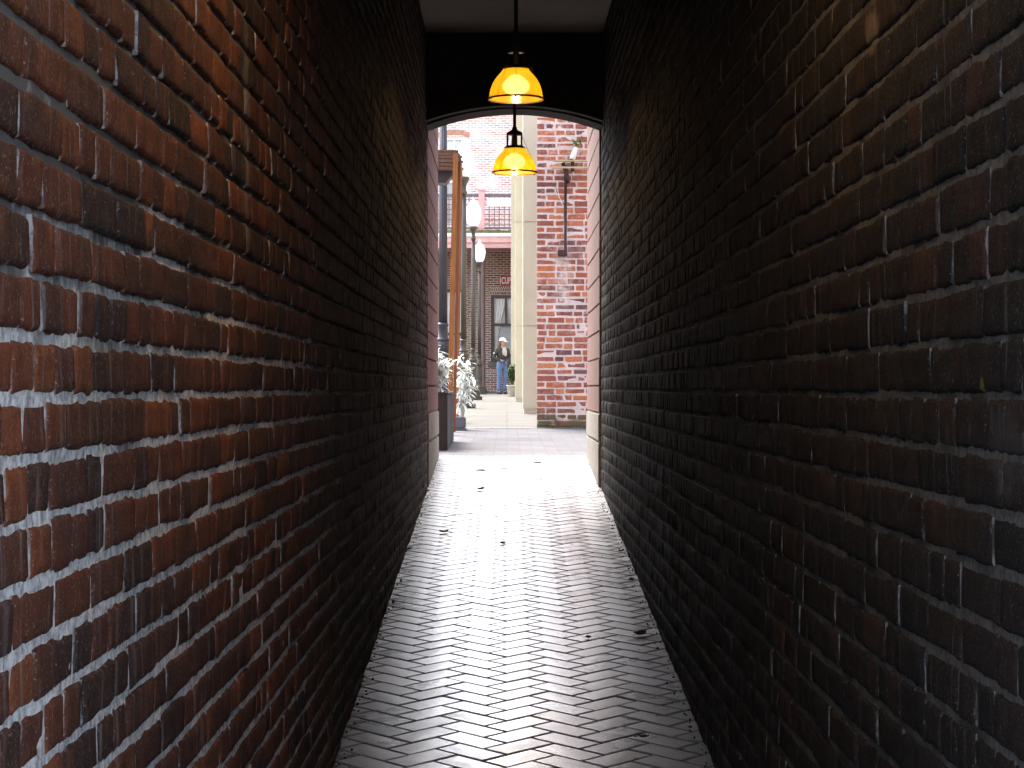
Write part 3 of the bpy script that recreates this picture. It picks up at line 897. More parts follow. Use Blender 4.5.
M['stem_silver'] = plain('silver_stem', (.42, .44, .40), .8, bump=0)
M['stem_green'] = plain('green_stem', (.07, .07, .03), .8, bump=0)
plant('silver_plant', (-.63, 16.2, -.10), 'silver white leafy plant with lavender flowers growing in the black planter box', 'plant', 80, .47, .155, .085, .036, M['silver_leaf'], 5, Vector((.03, 0, 0)), 1, 16, M['stem_silver'], 26)
plant('silver_plant', (-.455, 20.2, gz(20) + .12), 'silver plant with long arching leaves spilling past the orange timber posts', 'plant', 17, .68, .08, .115, .032, M['silver_leaf'], 9, Vector((.05, 0, .0)), 1, 13, M['stem_silver'], 0, .8)

# ------------------------------------------------------------------ brick building with the pipe wall
M['pier_mortar'] = None
def pier_wall():
    x0, x1, y, z0, z1 = wp(536.8, 20.8), 6.0, 20.8, gz(20.8) - .05, 4.1
    ch = .0672
    zz0 = z0 - (z0 % ch)
    r = random.Random(12); br = []
    row = 0; v = zz0
    while v < z1:
        u = x0 - (.1 if row % 2 else 0); first = True
        while u < x1:
            L = .2 * r.uniform(.9, 1.08) if r.random() < .72 else .1 * r.uniform(.9, 1.1)
            j = .016 * r.uniform(.6, 1.3); hj = .014 * r.uniform(.6, 1.3)
            a0, a1 = max(u + (0 if first else hj / 2), x0), min(u + L - hj / 2, x1)
            if a1 - a0 > .025: br.append((a0, a1, v + j / 2, v + ch - j / 2, min(1, max(0, r.gauss(.5, .3)))))
            u += L; first = False
        v += ch; row += 1
    tw = lambda P: np.stack([P[:, 0], y - P[:, 2], P[:, 1]], -1)
    V, Q, T, E = brick_mesh(br, tw, 31, w_jit=.004, rough=.003, bev=.006, detail=lambda u: (3, 1) if u < 1.2 else (1, 1))
    us = np.concatenate([np.arange(x0, 1.2, .03), np.arange(1.2, x1 + .2, .25)]); vs = np.arange(zz0, z1 + .05, ch / 3)
    P, Q2 = mortar_grid(us, vs, 77, .004, .003); P = tw(P)
    VV = np.concatenate([V, P]); QQ = np.concatenate([Q, Q2 + len(V)])
    mi = np.concatenate([np.zeros(len(Q)), np.ones(len(Q2))]); zr = np.zeros(len(P))
    t = NT('pier_brick')
    c = t.ramp(t.attr('tone'), [(0, (.14, .065, .060)), (.3, (.27, .088, .060)), (.6, (.38, .112, .055)), (.85, (.47, .15, .058)), (1, (.52, .20, .085))])
    c = t.mix(t.ramp(t.noise(24, 5, .65), [(.35, 0.), (.75, .5)]), c, (.09, .035, .03))
    white = t.math('MULTIPLY', t.ramp(t.noise(26, 6, .7), [(.45, 0.), (.62, 1.)]), t.ramp(t.noise(2.6, 4, .6), [(.46, .05), (.70, .75)]))
    white = t.math('MAXIMUM', white, t.math('MULTIPLY', t.math('MINIMUM', t.attr('edge'), 1.), t.ramp(t.noise(35, 4), [(.42, 0.), (.6, .8)])))
    c = t.mix(white, c, (.62, .55, .52))
    # lime run below the pipe
    sp = t.node('ShaderNodeSeparateXYZ'); t.link(t.tc.outputs['Object'], sp.inputs[0])
    nx = t.noise(6, 4, .6)
    dxx = t.math('ABSOLUTE', t.math('SUBTRACT', t.math('ADD', sp.outputs[0], t.math('MULTIPLY', nx, .08)), .62))
    run = t.math('MULTIPLY', t.ramp(dxx, [(.03, 1.), (.11, 0.)]), t.ramp(t.math('MULTIPLY', t.math('ADD', sp.outputs[2], 1.), .4), [(.72, 0.), (.8, 1.), (.96, 1.), (1., 0.)]))
    c = t.mix(t.math('MULTIPLY', run, t.ramp(t.noise(17, 6, .7), [(.36, .05), (.6, .85)])), c, (.66, .62, .58))
    # moss on the lowest courses
    hz = t.math('ADD', sp.outputs[2], t.math('MULTIPLY', t.noise(9, 5, .6), .22))
    ms_ = t.ramp(t.math('ADD', hz, .5), [(.30, 1.), (.42, 0.)])
    mossc = t.ramp(t.noise(14, 5, .7), [(.35, (.045, .035, .028)), (.5, (.09, .085, .045)), (.62, (.08, .10, .03))])
    c = t.mix(t.math('MULTIPLY', ms_, t.ramp(t.noise(11, 4), [(.35, .3), (.55, 1.)])), c, mossc)
    t.set(c, .85, spec=.3); t.bump(t.noise(90, 5, .7), .6, .006)
    t2 = NT('pier_mortar'); 
    sp2 = t2.node('ShaderNodeSeparateXYZ'); t2.link(t2.tc.outputs['Object'], sp2.inputs[0])
    hz2 = t2.math('ADD', sp2.outputs[2], t2.math('MULTIPLY', t2.noise(9, 5, .6), .22))
    cc = t2.mix(t2.ramp(t2.noise(12, 5, .6), [(.4, 0.), (.7, .6)]), (.66, .59, .56), (.44, .37, .345))
    cc = t2.mix(t2.ramp(t2.math('ADD', hz2, .5), [(.22, .9), (.33, 0.)]), cc, (.06, .06, .03))
    t2.set(cc, .9, spec=.2); t2.bump(t2.noise(90, 5), .6, .006)
    p = empty('brick_building', (x0 + 1, y, gz(y)), 'red brick building with whitened mortar, a rusty pipe and mossy foot', 'building')
    o = np_mesh('wall', VV, QQ[:, ::-1], [t.m, t2.m], mi, {'tone': np.concatenate([T, zr]), 'edge': np.concatenate([E, zr])}, p)
    rel(o, p)
    sb = brick_tex('pier_side_brick', [(.25, .075, .055), (.34, .10, .055), (.42, .13, .055)], (.6, .55, .52), axis='y', wash=.5)
    rel(MB().box(x0 + .03, x1 - .002, y + .033, y + .42, z0, z1 + .02).build('return_wall', sb, p), p)
    rel(MB().box(1.1, x1 - .002, y + .422, 27.5, z0, z1 - .01).build('rear_wing', sb, p), p)
    rel(MB().bbox(x0 - .05, x1 + .05, y - .06, 27.6, z1 + .05, z1 + .18, .01).build('roof', M['concrete_body'], p), p)
pier_wall()

# fittings on the brick wall
def wx(px, py, off=.0): return ((px - 507) * (20.8 - off) / F, 20.8 - off, (388 - py) * (20.8 - off) / F)
a = wx(565.6, 174, .05); b = wx(565.6, 252, .05)
rp = empty('rusty_pipe', b, 'dark rusty iron pipe standing upright against the red brick wall', 'pipe')
m = MB(); m.tube([(a[0], a[1], a[2]), (a[0] - .002, a[1], (a[2] + b[2]) / 2), b], .0165, 12)
rel(m.build('pipe', M['rust'], rp), rp)
c = wx(562.5, 253, .04)
rel(MB().bbox(c[0] - .05, c[0] + .045, 20.70, 20.795, c[2] - .035, c[2] + .028, .006).build('foot_clamp', M['rust'], rp), rp)
e = wx(568, 181, .04)
rel(MB().tube([wx(562.8, 163, .06), wx(565.6, 170, .07), wx(568.3, 183, .02)], [.02, .026, .02], 8).build('arm', M['rust'], rp), rp)
for k, (px0, px1, py, lab) in enumerate([(553.5, 600, 160.8, 'upper of two thin cream pipes running level across the red brick wall'),
                                          (551.5, 600, 167.6, 'lower of two thin cream pipes running level across the red brick wall')]):
    p0, p1 = wx(px0, py, .11 + .02 * k), wx(px1, py, .11 + .02 * k)
    o = MB().tube([p0, p1], .0105, 10).tube([(p0[0] + .12, p0[1], p0[2]), (p0[0] + .12, 20.805, p0[2])], .006, 6).tube([(p1[0] - .1, p1[1], p1[2]), (p1[0] - .1, 20.805, p1[2])], .006, 6).build('wall_pipe', M['conduit'])
    tag(o, lab, 'pipe', 'cream pipes on the brick wall')
p0 = wx(573, 160, .1); 
m = MB(); mt = Matrix.Translation(Vector(wx(572.2, 159.2, .10))) @ Matrix.Rotation(.32, 4, 'Y')
m.lathe([(.030, 0), (.031, .03), (.026, .08), (.019, .125), (.01, .13)], 14)
m.v = [tuple(mt @ Vector(q)) for q in m.v]
o = m.build('insulator', M['white']); tag(o, 'white tapered insulator tilted on the cream pipes of the brick wall', 'insulator')
m = MB(); mt = Matrix.Translation(Vector(wx(572.5, 166, .06)))
m.bbox(-.018, .018, -.03, .03, -.06, .085, .005, 0, mt); m.tube([tuple(mt @ Vector((0, 0, -.03))), wx(573, 169, -.005)], .012, 6)
o = m.build('iron_bracket', M['stem']); tag(o, 'small black iron bracket holding the cream pipes on the brick wall', 'bracket')
m = MB(); pts = [wx(*q, .03) for q in ((556.5, 181), (558.5, 195), (562.5, 205), (567.5, 210), (568, 214), (566.5, 219), (567, 236), (566.5, 250))]
o = m.tube(pts, .0035, 6).build('cable', M['white']); tag(o, 'thin white cable looping down the red brick wall beside the rusty pipe', 'cable')
w = plant('wall_weed', wx(578.5, 147, .0), 'bright green weed sprouting from the red brick wall above the cream pipes', 'weed', 9, .09, .12, .05, .016, M['bright_leaf'], 21, Vector((0, -.05, 0)), 0, 9, M['stem_green'])

# ------------------------------------------------------------------ cream stucco building with pilasters
cb = empty('stucco_building', (1.5, 28.5, gz(28.5)), 'cream stucco building with square pilasters stepping back along the alley', 'building')
rel(MB().box(.50, 14, 28.9, 63, -.6, 7.2).build('wall', M['stucco'], cb), cb)
rel(MB().box(.3, 14.2, 28.7, 63.2, 7.202, 7.4).build('roof', M['concrete_body'], cb), cb)
for (pl, pr, d, dep) in ((522.9, 537.5, 28.5, .5), (515.2, 523.6, 41.6, .6), (511.0, 517, 57.5, .6)):
    x0 = wp(pl, d); x1 = max(wp(pr, d), .499)
    m = MB(); g = gz(d)
    zs = [g + .07, (388 - 326) * d / F, (388 - 222) * d / F, 7.1]
    for k in range(3):
        m.bbox(x0, x1, d, d + dep, zs[k] + (.003 if k else 0), zs[k + 1] - .003, .008)
    m.box(x0 + .015, x1 - .005, d + .015, d + dep - .01, g - .2, 7.08)
    o = rel(m.build('pilaster', M['stucco'], cb), cb)

# potted shrub
d = 53.0; px = 512.6
ps = plant('potted_shrub', (wp(px, d), d, gz(d) + .30), 'upright green shrub in a pale pot in front of the cream pilaster', 'shrub', 60, .62, .13, .07, .03, M['green_leaf'], 33, Vector((0, 0, 0)), 0, 22, M['stem_green'])
m = MB(); m.lathe([(.10, -.30), (.125, -.28), (.155, -.03), (.17, -.025), (.17, .0), (.15, .0), (.14, -.03)], 20); m.build('pot', M['pot'], ps)

# ------------------------------------------------------------------ far building
D = 66.0
def fx(px): return (px - 507) * D / F
def fz(py): return (388 - py) * D / F
fb = empty('far_building', (0, D, gz(D)), 'brick building with a pink balcony and curtained windows closing the end of the alley', 'building')
zb = gz(D) - .3; zmid = fz(240); ztop = 9.4
def wall_with_holes(name, mat, x0, x1, z0, z1, holes, y0=D, y1=D + .35):
    """one facade: columns and infill round rectangular openings"""
    m = MB(); xs = sorted({x0, x1} | {h[0] for h in holes} | {h[1] for h in holes}); zs = sorted({z0, z1} | {h[2] for h in holes} | {h[3] for h in holes})
    vid = {}
    def solid(i, j):
        if not (0 <= i < len(xs) - 1 and 0 <= j < len(zs) - 1): return False
        cx, cz = (xs[i] + xs[i + 1]) / 2, (zs[j] + zs[j + 1]) / 2
        return not any(h[0] < cx < h[1] and h[2] < cz < h[3] for h in holes)
    for i in range(len(xs) - 1):
        for j in range(len(zs) - 1):
            if not solid(i, j): continue
            a, b, c, e = xs[i], xs[i + 1], zs[j], zs[j + 1]
            m.add([(a, y0, c), (b, y0, c), (b, y0, e), (a, y0, e)], [(0, 1, 2, 3)])
            m.add([(a, y1, c), (b, y1, c), (b, y1, e), (a, y1, e)], [(3, 2, 1, 0)])
            if not solid(i - 1, j): m.add([(a, y0, c), (a, y1, c), (a, y1, e), (a, y0, e)], [(3, 2, 1, 0)])
            if not solid(i + 1, j): m.add([(b, y0, c), (b, y1, c), (b, y1, e), (b, y0, e)], [(0, 1, 2, 3)])
            if not solid(i, j - 1): m.add([(a, y0, c), (b, y0, c), (b, y1, c), (a, y1, c)], [(3, 2, 1, 0)])
            if not solid(i, j + 1): m.add([(a, y0, e), (b, y0, e), (b, y1, e), (a, y1, e)], [(0, 1, 2, 3)])
    return rel(m.build(name, mat, fb), fb)
W1 = (fx(491), fx(521), fz(362), fz(295)); W2 = (fx(441), fx(466.5), fz(389), fz(289))
U1 = (fx(440), fx(468), fz(226), fz(137)); U2 = (fx(490), fx(518), fz(222), fz(140))
lowh = [W1, W2, (W1[0] + 3, W1[1] + 3, W1[2], W1[3]), (W2[0] - 3, W2[1] - 3, W1[2], W1[3])]
uph = [U1, (U1[0] - 3, U1[1] - 3, U1[2], U1[3]), (U1[0] + 4.2, U1[1] + 4.2, U1[2], U1[3])]
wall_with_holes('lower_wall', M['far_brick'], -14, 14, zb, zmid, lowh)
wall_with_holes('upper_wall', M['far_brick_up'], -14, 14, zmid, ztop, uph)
rel(MB().box(-14, 14, D + 3.2, D + 3.4, zb, ztop).box(-14, 14, D + .36, D + 3.19, zmid - .1, zmid + .1).build('room_back', M['dark_in'], fb), fb)
rel(MB().bbox(-14.2, 14.2, D - .35, D + 3.5, ztop + .001, ztop + .4, .02).build('roof', M['concrete_body'], fb), fb)
def window(h, frame_mat, lower, curtain=True, bar=True):
    x0, x1, z0, z1 = h; f = .11; y = D + .04
    fm = MB()
    fm.box(x0, x0 + f, y, y + .1, z0, z1); fm.box(x1 - f, x1, y, y + .1, z0, z1)
    fm.box(x0 + f, x1 - f, y, y + .1, z1 - f * .9, z1); fm.box(x0 + f, x1 - f, y, y + .1, z0, z0 + f * .7)
    zm = z0 + (z1 - z0) * lower; fm.box(x0 + f, x1 - f, y + .01, y + .09, zm - .04, zm + .04)
    if bar: fm.box((x0 + x1) / 2 - .035, (x0 + x1) / 2 + .035, y + .02, y + .08, zm + .04, z1 - f * .9)
    o = rel(fm.build('window', frame_mat, fb), fb)
    g = MB().add([(x0 + f, y + .05, z0 + f * .7), (x1 - f, y + .05, z0 + f * .7), (x1 - f, y + .05, z1 - f * .9), (x0 + f, y + .05, z1 - f * .9)], [(0, 1, 2, 3)]).build('pane', M['glass'], o)
    g.matrix_parent_inverse = Matrix.Identity(4)
    if curtain:
        cm = MB(); n = 40
        for sgn in (-1, 1):
            # drape hung from the top and tied back at mid height; folds as a real wave
            vs = []; rows = 14
            for j in range(rows + 1):
                t_ = j / rows
                z = z1 - f + (z0 - z1 + f * 1.5) * t_
                w = (x1 - x0 - 2 * f) / 2 * (1 - .75 * math.sin(PI * min(1, t_ * 1.15) * .5) ** 1.4 if t_ < .6 else .32 + .1 * (t_ - .6))
                for i in range(n + 1):
                    s_ = i / n
                    x = (x0 + f + w * s_) if sgn < 0 else (x1 - f - w * s_)
                    vs.append((x, y + .085 + .02 * math.sin(s_ * 26 + j * .1), z))
            fs = [(j * (n + 1) + i, j * (n + 1) + i + 1, (j + 1) * (n + 1) + i + 1, (j + 1) * (n + 1) + i) for j in range(rows) for i in range(n)]
            cm.add(vs, fs, 0, True)
        # sheer inner blind
        cm.add([(x0 + .05, y + .13, z0 + .02), (x1 - .05, y + .13, z0 + .02), (x1 - .05, y + .13, z1 - .05), (x0 + .05, y + .13, z1 - .05)], [(0, 1, 2, 3)], 1)
        c = cm.build('curtain', [M['cloth'], plain('sheer_blind', (.60, .58, .57), .9, var=.1)], o)
        c.matrix_parent_inverse = Matrix.Identity(4)
    return o
w1 = window(W1, M['frame'], .56)
window(W2, M['frame'], .55, True, False)
for h in lowh[2:]: window(h, M['frame'], .55)
for h in uph: window(h, plain('white_frame', (.72, .71, .72), .5, var=.05, bump=0), .5)
# brick arches and sills
def seg_arch(h, rise, th, mat):
    x0, x1, z0, z1 = h; n = 16; xm = (x0 + x1) / 2; hw = (x1 - x0) / 2 + .06
    R = (hw * hw + rise * rise) / (2 * rise); m = MB(); vs = []
    for k in range(n + 1):
        x = xm - hw + 2 * hw * k / n; z = z1 - .02 - R + rise + math.sqrt(R * R - (x - xm) ** 2)
        vs += [(x, D - .03, z), (x, D + .02, z), (x, D + .02, z + th), (x, D - .03, z + th)]
    fs = []
    for k in range(n):
        a, b = 4 * k, 4 * k + 4
        fs += [(a, b, b + 1, a + 1), (a + 1, b + 1, b + 2, a + 2), (a + 2, b + 2, b + 3, a + 3), (a + 3, b + 3, b, a)]
    fs += [(0, 1, 2, 3), (4 * n + 3, 4 * n + 2, 4 * n + 1, 4 * n)]
    m.add(vs, fs); return rel(m.build('window_arch', mat, fb), fb)
for h in [W1] + lowh[2:]: seg_arch(h, .10, .24, M['arch_brick'])
for h in uph: seg_arch(h, .10, .16, plain('arch_rust', (.42, .2, .13), .8))
for h in [W1] + lowh[2:]:
    rel(MB().bbox(h[0] - .1, h[1] + .1, D - .09, D + .11, h[2] - .16, h[2] - .002, .01).build('window_sill', M['cream_stone'], fb), fb)
# balcony: slab, pink fascia, mossy gutter, rails, lattice, posts
YB = 63.6
def bz(py): return (388 - py) * YB / F
def bx(px): return (px - 507) * YB / F
bal = rel(MB().box(-9, 9, YB + .1, D - .002, bz(246), bz(236)).build('balcony', M['pink'], fb), fb)
def bpart(m, name, mat):
    o = m.build(name, mat, bal); o.matrix_parent_inverse = Matrix.Identity(4); return o
bpart(MB().bbox(-9, 9, YB, YB + .098, bz(248), bz(243), .01).bbox(-9, 9, YB - .06, YB + .098, bz(242.8), bz(237), .01), 'fascia', M['pink'])
bpart(MB().bbox(-9, 9, YB - .10, YB + .098, bz(236.8), bz(233.2), .01), 'gutter', M['white'])
r = random.Random(8); m = MB()
for k in range(260):
    x = r.uniform(-4, 2); s = r.uniform(.04, .11)
    m.ball((x, YB + r.uniform(0, .15), bz(232.6) + r.uniform(0, .05)), s, s * .8, s * .6, 7, 4)
m.box(-9, 9, YB, YB + .2, bz(233), bz(230.5))
bpart(m, 'moss', M['moss'])
m = MB(); m.bbox(-9, 9, YB + .02, YB + .10, bz(197), bz(193.8), .006); m.box(-9, 9, YB + .03, YB + .08, bz(229), bz(227))
bpart(m, 'rail', plain('rail_mauve', (.14, .10, .11), .6))
m = MB(); k = 0
x = -8.9
while x < 8.9:
    m.box(x, x + .028, YB + .04, YB + .065, bz(227), bz(197.1)); x += .16
z = bz(225)
while z < bz(198):
    m.box(-9, 9, YB + .066, YB + .085, z, z + .026); z += .16
bpart(m, 'lattice', plain('lattice_paint', (.22, .12, .09), .6))
for px in (481.6, 420, 545, 600):
    m = MB(); x = bx(px); h = .095
    m.bbox(x - h, x + h, YB - .08, YB + .018, bz(229), bz(191), .01); m.bbox(x - h * 1.35, x + h * 1.35, YB - .11, YB + .018, bz(191) + .002, bz(189), .01)
    bpart(m, 'balcony_post', M['pink'])
bpart(MB().bbox(bx(487), bx(515), YB - .03, YB + .018, bz(206.5), bz(198), .004), 'panel', M['white'])
# columns under the balcony
for px in (482.2, 545, 420):
    x = bx(px); m = MB(); m.lathe([(.15, gz(YB) - .02), (.15, gz(YB) + .12), (.095, gz(YB) + .2), (.085, 4.2), (.13, 4.35), (.13, bz(248.2))], 16, (x, YB + .5, 0))
    rel(m.build('balcony_column', M['column'], fb), fb)
# red sign with white letters
ys = D - .10
sg = rel(MB().bbox(fx(499.2), fx(524), ys, ys + .05, fz(284.8), fz(276.4), .006).build('sign', M['sign_red'], fb), fb)
cu = bpy.data.curves.new('lettering', 'FONT'); cu.body = 'CUP'; cu.size = .285; cu.extrude = .004; cu.offset = .004
lo = bpy.data.objects.new('lettering', cu); COL.objects.link(lo)
lo.rotation_euler = (PI / 2, 0, 0); lo.location = (fx(501.6), ys - .006, fz(283.7)); cu.materials.append(M['white'])
bpy.context.view_layer.update()
dg = bpy.context.evaluated_depsgraph_get()
me = bpy.data.meshes.new_from_object(lo.evaluated_get(dg)); mw = lo.matrix_world.copy()
me.transform(mw); bpy.data.objects.remove(lo)
xs_ = [v.co.x for v in me.vertices]; zs_ = [v.co.z for v in me.vertices]
for v in me.vertices:
    v.co.x = fx(501.7) + (v.co.x - min(xs_)) / (max(xs_) - min(xs_)) * (fx(510.6) - fx(501.7))
    v.co.z = fz(284.0) + (v.co.z - min(zs_)) / (max(zs_) - min(zs_)) * (fz(277.3) - fz(284.0))
lt = bpy.data.objects.new('lettering', me); COL.objects.link(lt); lt.parent = sg; lt.matrix_parent_inverse = Matrix.Identity(4)
bpart_ = MB().box(fx(500.0), fx(500.7), ys - .003, ys + .02, fz(284.2), fz(277)).build('border_bar', M['white'], sg); bpart_.matrix_parent_inverse = Matrix.Identity(4)

# ------------------------------------------------------------------ person
def skin_mesh(name, verts, edges, radii, root, mat, parent, sub=2):
    me = bpy.data.meshes.new(name); me.from_pydata(verts, edges, [])
    o = bpy.data.objects.new(name, me); COL.objects.link(o)
    o.modifiers.new('skin', 'SKIN'); 
    sv = me.skin_vertices[0].data if me.skin_vertices else None
    if sv is None:
        bm = bmesh.new(); bm.from_mesh(me); bm.verts.layers.skin.verify(); bm.to_mesh(me); bm.free(); sv = me.skin_vertices[0].data
    for i, rr in enumerate(radii):
        sv[i].radius = (rr, rr) if not isinstance(rr, tuple) else rr
        sv[i].use_root = (i == root)
    s = o.modifiers.new('sub', 'SUBSURF'); s.levels = sub; s.render_levels = sub
    bpy.context.view_layer.update()
    d_ = bpy.context.evaluated_depsgraph_get()
    m2 = bpy.data.meshes.new_from_object(o.evaluated_get(d_)); 
    bpy.data.objects.remove(o)
    m2.materials.clear(); m2.materials.append(mat); m2.name = name
    m2.polygons.foreach_set('use_smooth', [True] * len(m2.polygons))
    o2 = bpy.data.objects.new(name, m2); COL.objects.link(o2); o2.parent = parent
    return o2
def chain(spec):
    """spec: dict name -> (pos, r); links -> verts, edges, radii"""
    names = list(spec['v']); idx = {n: i for i, n in enumerate(names)}
    return [spec['v'][n][0] for n in names], [(idx[a], idx[b]) for a, b in spec['e']], [spec['v'][n][1] for n in names], idx

M['skin'] = plain('skin', (.40, .20, .14), .55, var=.06, bump=0)
M['hair'] = plain('auburn_hair', (.13, .052, .027), .5, var=.4, scale=40, stretch=(1, 1, .2))
M['jacket'] = plain('olive_jacket', (.038, .040, .030), .85, var=.25, scale=14, bump=.4)
M['jeans'] = plain('blue_jeans', (.10, .16, .29), .85, var=.22, scale=10, bump=.4)
M['shirt'] = plain('white_shirt', (.5, .46, .47), .85, var=.06)
M['shoe'] = plain('black_shoe', (.012, .012, .013), .4, bump=0)
M['cap_white'] = plain('white_cap', (.62, .62, .61), .8, var=.04, bump=0)
M['bag_blue'] = plain('blue_bag', (.03, .05, .18), .6, var=.2)
M['bag_dark'] = plain('dark_bag', (.02, .022, .025), .6, var=.2)
def person():
    d = 60.0; pr = empty('person', (wp(502.2, d), d, gz(d)), 'person in white cap, olive jacket and blue jeans standing by the curtained window', 'person', rz=math.radians(22))
    # local: x to the picture's right, -y towards the camera, z up; height about 1.66
    hd = 1.50
    V = {}
    V['pelvis'] = ((0, 0, .92), (.14, .10)); V['waist'] = ((0, .005, 1.06), (.12, .085)); V['chest'] = ((0, .0, 1.22), (.145, .10)); V['neck0'] = ((.005, .0, 1.36), .075)
    V['neck'] = ((.012, -.012, 1.425), .05); V['jaw'] = ((.022, -.028, 1.475), .062); V['head'] = ((.02, -.01, 1.545), (.078, .092)); V['crown'] = ((.018, .0, 1.60), (.07, .08))
    V['nose'] = ((.085, -.075, 1.525), .012)
    E = [('pelvis', 'waist'), ('waist', 'chest'), ('chest', 'neck0'), ('neck0', 'neck'), ('neck', 'jaw'), ('jaw', 'head'), ('head', 'crown'), ('head', 'nose')]
    arms = {'l': dict(sh=(-.17, .0, 1.33), el=(-.265, .045, 1.08), wr=(-.07, -.135, 1.0)), 'r': dict(sh=(.17, .0, 1.33), el=(.25, .03, 1.08), wr=(.10, -.15, .985))}
    for s, a in arms.items():
        sg_ = 1 if s == 'l' else -1
        V['sh' + s] = (a['sh'], .055); V['el' + s] = (a['el'], .042); V['wr' + s] = (a['wr'], .027)
        fw = (Vector(a['wr']) - Vector(a['el'])).normalized()
        pm = Vector(a['wr']) + fw * .055; V['pm' + s] = (tuple(pm), (.033, .02))
        E += [('chest', 'sh' + s), ('sh' + s, 'el' + s), ('el' + s, 'wr' + s), ('wr' + s, 'pm' + s)]
        upv = Vector((0, 0, 1))
        for k, (ln, off) in enumerate(((.055, .03), (.065, .011), (.06, -.009), (.048, -.028))):
            b = pm + upv * off + fw * .03
            kn = b + fw * ln * .55 + Vector((0, .006, 0)); tip = kn + fw * ln * .3 + Vector((0, .028, -.012))
            V[f'f{s}{k}a'] = (tuple(b), .009); V[f'f{s}{k}b'] = (tuple(kn), .0085); V[f'f{s}{k}c'] = (tuple(tip), .007)
            E += [('pm' + s, f'f{s}{k}a'), (f'f{s}{k}a', f'f{s}{k}b'), (f'f{s}{k}b', f'f{s}{k}c')]
        tb = Vector(a['wr']) + fw * .02 + Vector((0, -.028, .015)); V[f't{s}a'] = (tuple(tb), .011); V[f't{s}b'] = (tuple(tb + fw * .045 + Vector((0, -.012, .01))), .0085)
        E += [('wr' + s, f't{s}a'), (f't{s}a', f't{s}b')]
    for s, x in (('l', -1), ('r', 1)):
        V['hip' + s] = ((.085 * x, 0, .86), .085); V['kn' + s] = ((.098 * x, -.015, .48), .055); V['an' + s] = ((.10 * x, .02, .09), .04); V['toe' + s] = ((.118 * x, -.13, .035), .032)
        E += [('pelvis', 'hip' + s), ('hip' + s, 'kn' + s), ('kn' + s, 'an' + s), ('an' + s, 'toe' + s)]
    v, e, r_, ix = chain({'v': V, 'e': E})
    skin_mesh('body', v, e, r_, ix['pelvis'], M['skin'], pr)
    # jeans
    J = {'p': ((0, 0, .95), (.155, .115)), 'w': ((0, .0, 1.03), (.14, .10))}
    JE = [('p', 'w')]
    for s, x in (('l', -1), ('r', 1)):
        J['h' + s] = ((.088 * x, 0, .83), (.102, .105)); J['t' + s] = ((.094 * x, -.008, .66), .087); J['k' + s] = ((.098 * x, -.018, .48), .074); J['c' + s] = ((.10 * x, .005, .28), .072); J['a' + s] = ((.102 * x, .008, .075), .074)
        JE += [('p', 'h' + s), ('h' + s, 't' + s), ('t' + s, 'k' + s), ('k' + s, 'c' + s), ('c' + s, 'a' + s)]
    v, e, r_, ix = chain({'v': J, 'e': JE}); skin_mesh('jeans', v, e, r_, ix['p'], M['jeans'], pr)
    # jacket
    K = {'h': ((0, 0, 1.0), (.165, .125)), 'w': ((0, 0, 1.08), (.155, .12)), 'c': ((0, .005, 1.23), (.172, .13)), 'n': ((.004, .012, 1.365), (.10, .085))}
    KE = [('h', 'w'), ('w', 'c'), ('c', 'n')]
    for s, a in arms.items():
        K['s' + s] = (a['sh'], .078); K['e' + s] = (a['el'], .066); K['m' + s] = (tuple(Vector(a['el']).lerp(Vector(a['wr']), .6)), .052); K['q' + s] = (tuple(Vector(a['el']).lerp(Vector(a['wr']), .93)), .044)
        KE += [('c', 's' + s), ('s' + s, 'e' + s), ('e' + s, 'm' + s), ('m' + s, 'q' + s)]
    v, e, r_, ix = chain({'v': K, 'e': KE}); skin_mesh('jacket', v, e, r_, ix['c'], M['jacket'], pr)
    # shirt front showing in the open neck, pale patch on the sleeve
    m = MB(); vs = []
    for j in range(7):
        t_ = j / 6; z = 1.40 - .27 * t_; w = .055 + .02 * math.sin(PI * t_)
        for i in range(5):
            vs.append((.015 + .03 * t_ + w * (i / 2 - 1), -.088 - .052 * math.sin(PI * min(1, .35 + t_ * .5)) + .012 * abs(i / 2 - 1), z))
    m.add(vs, [(j * 5 + i, j * 5 + i + 1, j * 5 + i + 6, j * 5 + i + 5) for j in range(6) for i in range(4)], 0, True)
    m.build('shirt', M['shirt'], pr)
    MB().ball((-.262, -.005, 1.22), .03, .03, .03).build('sleeve_patch', M['shirt'], pr)
    # shoes
    for x in (-1, 1):
        m = MB(); m.ball((.11 * x, -.045, .042), .047, .135, .045, 14, 8); m.box(.11 * x - .042, .11 * x + .042, -.16, .07, 0, .022)
        m.build('shoe', M['shoe'], pr)
    # hair: cap of hair plus a long fall behind
    H = {'a': ((-.012, .022, 1.585), (.085, .085)), 'b': ((-.045, .045, 1.52), (.06, .06)), 'c': ((-.075, .055, 1.43), .05), 'd': ((-.095, .06, 1.35), .035), 'e': ((-.10, .06, 1.29), .018)}
    v, e, r_, ix = chain({'v': H, 'e': [('a', 'b'), ('b', 'c'), ('c', 'd'), ('d', 'e')]}); skin_mesh('hair', v, e, r_, 0, M['hair'], pr)
    m = MB(); prof = [(.103, 0), (.105, .02), (.098, .055), (.075, .085), (.04, .10), (.004, .105)]
    m.lathe(prof, 24, (.012, -.004, 1.585))
    vs = []; 
    for i in range(9):      # peak points where the head looks: right and a little forward
        a = -math.radians(38) + (i - 4) * .26
        for rr, zz in ((.098, 1.592), (.175 - .03 * abs((i - 4) / 4), 1.578)):
            vs.append((.012 + rr * math.cos(a), -.004 + rr * math.sin(a), zz))
    fs = [(2 * i, 2 * i + 2, 2 * i + 3, 2 * i + 1) for i in range(8)]
    n_ = len(vs); vs2 = [(x, y, z - .008) for x, y, z in vs]
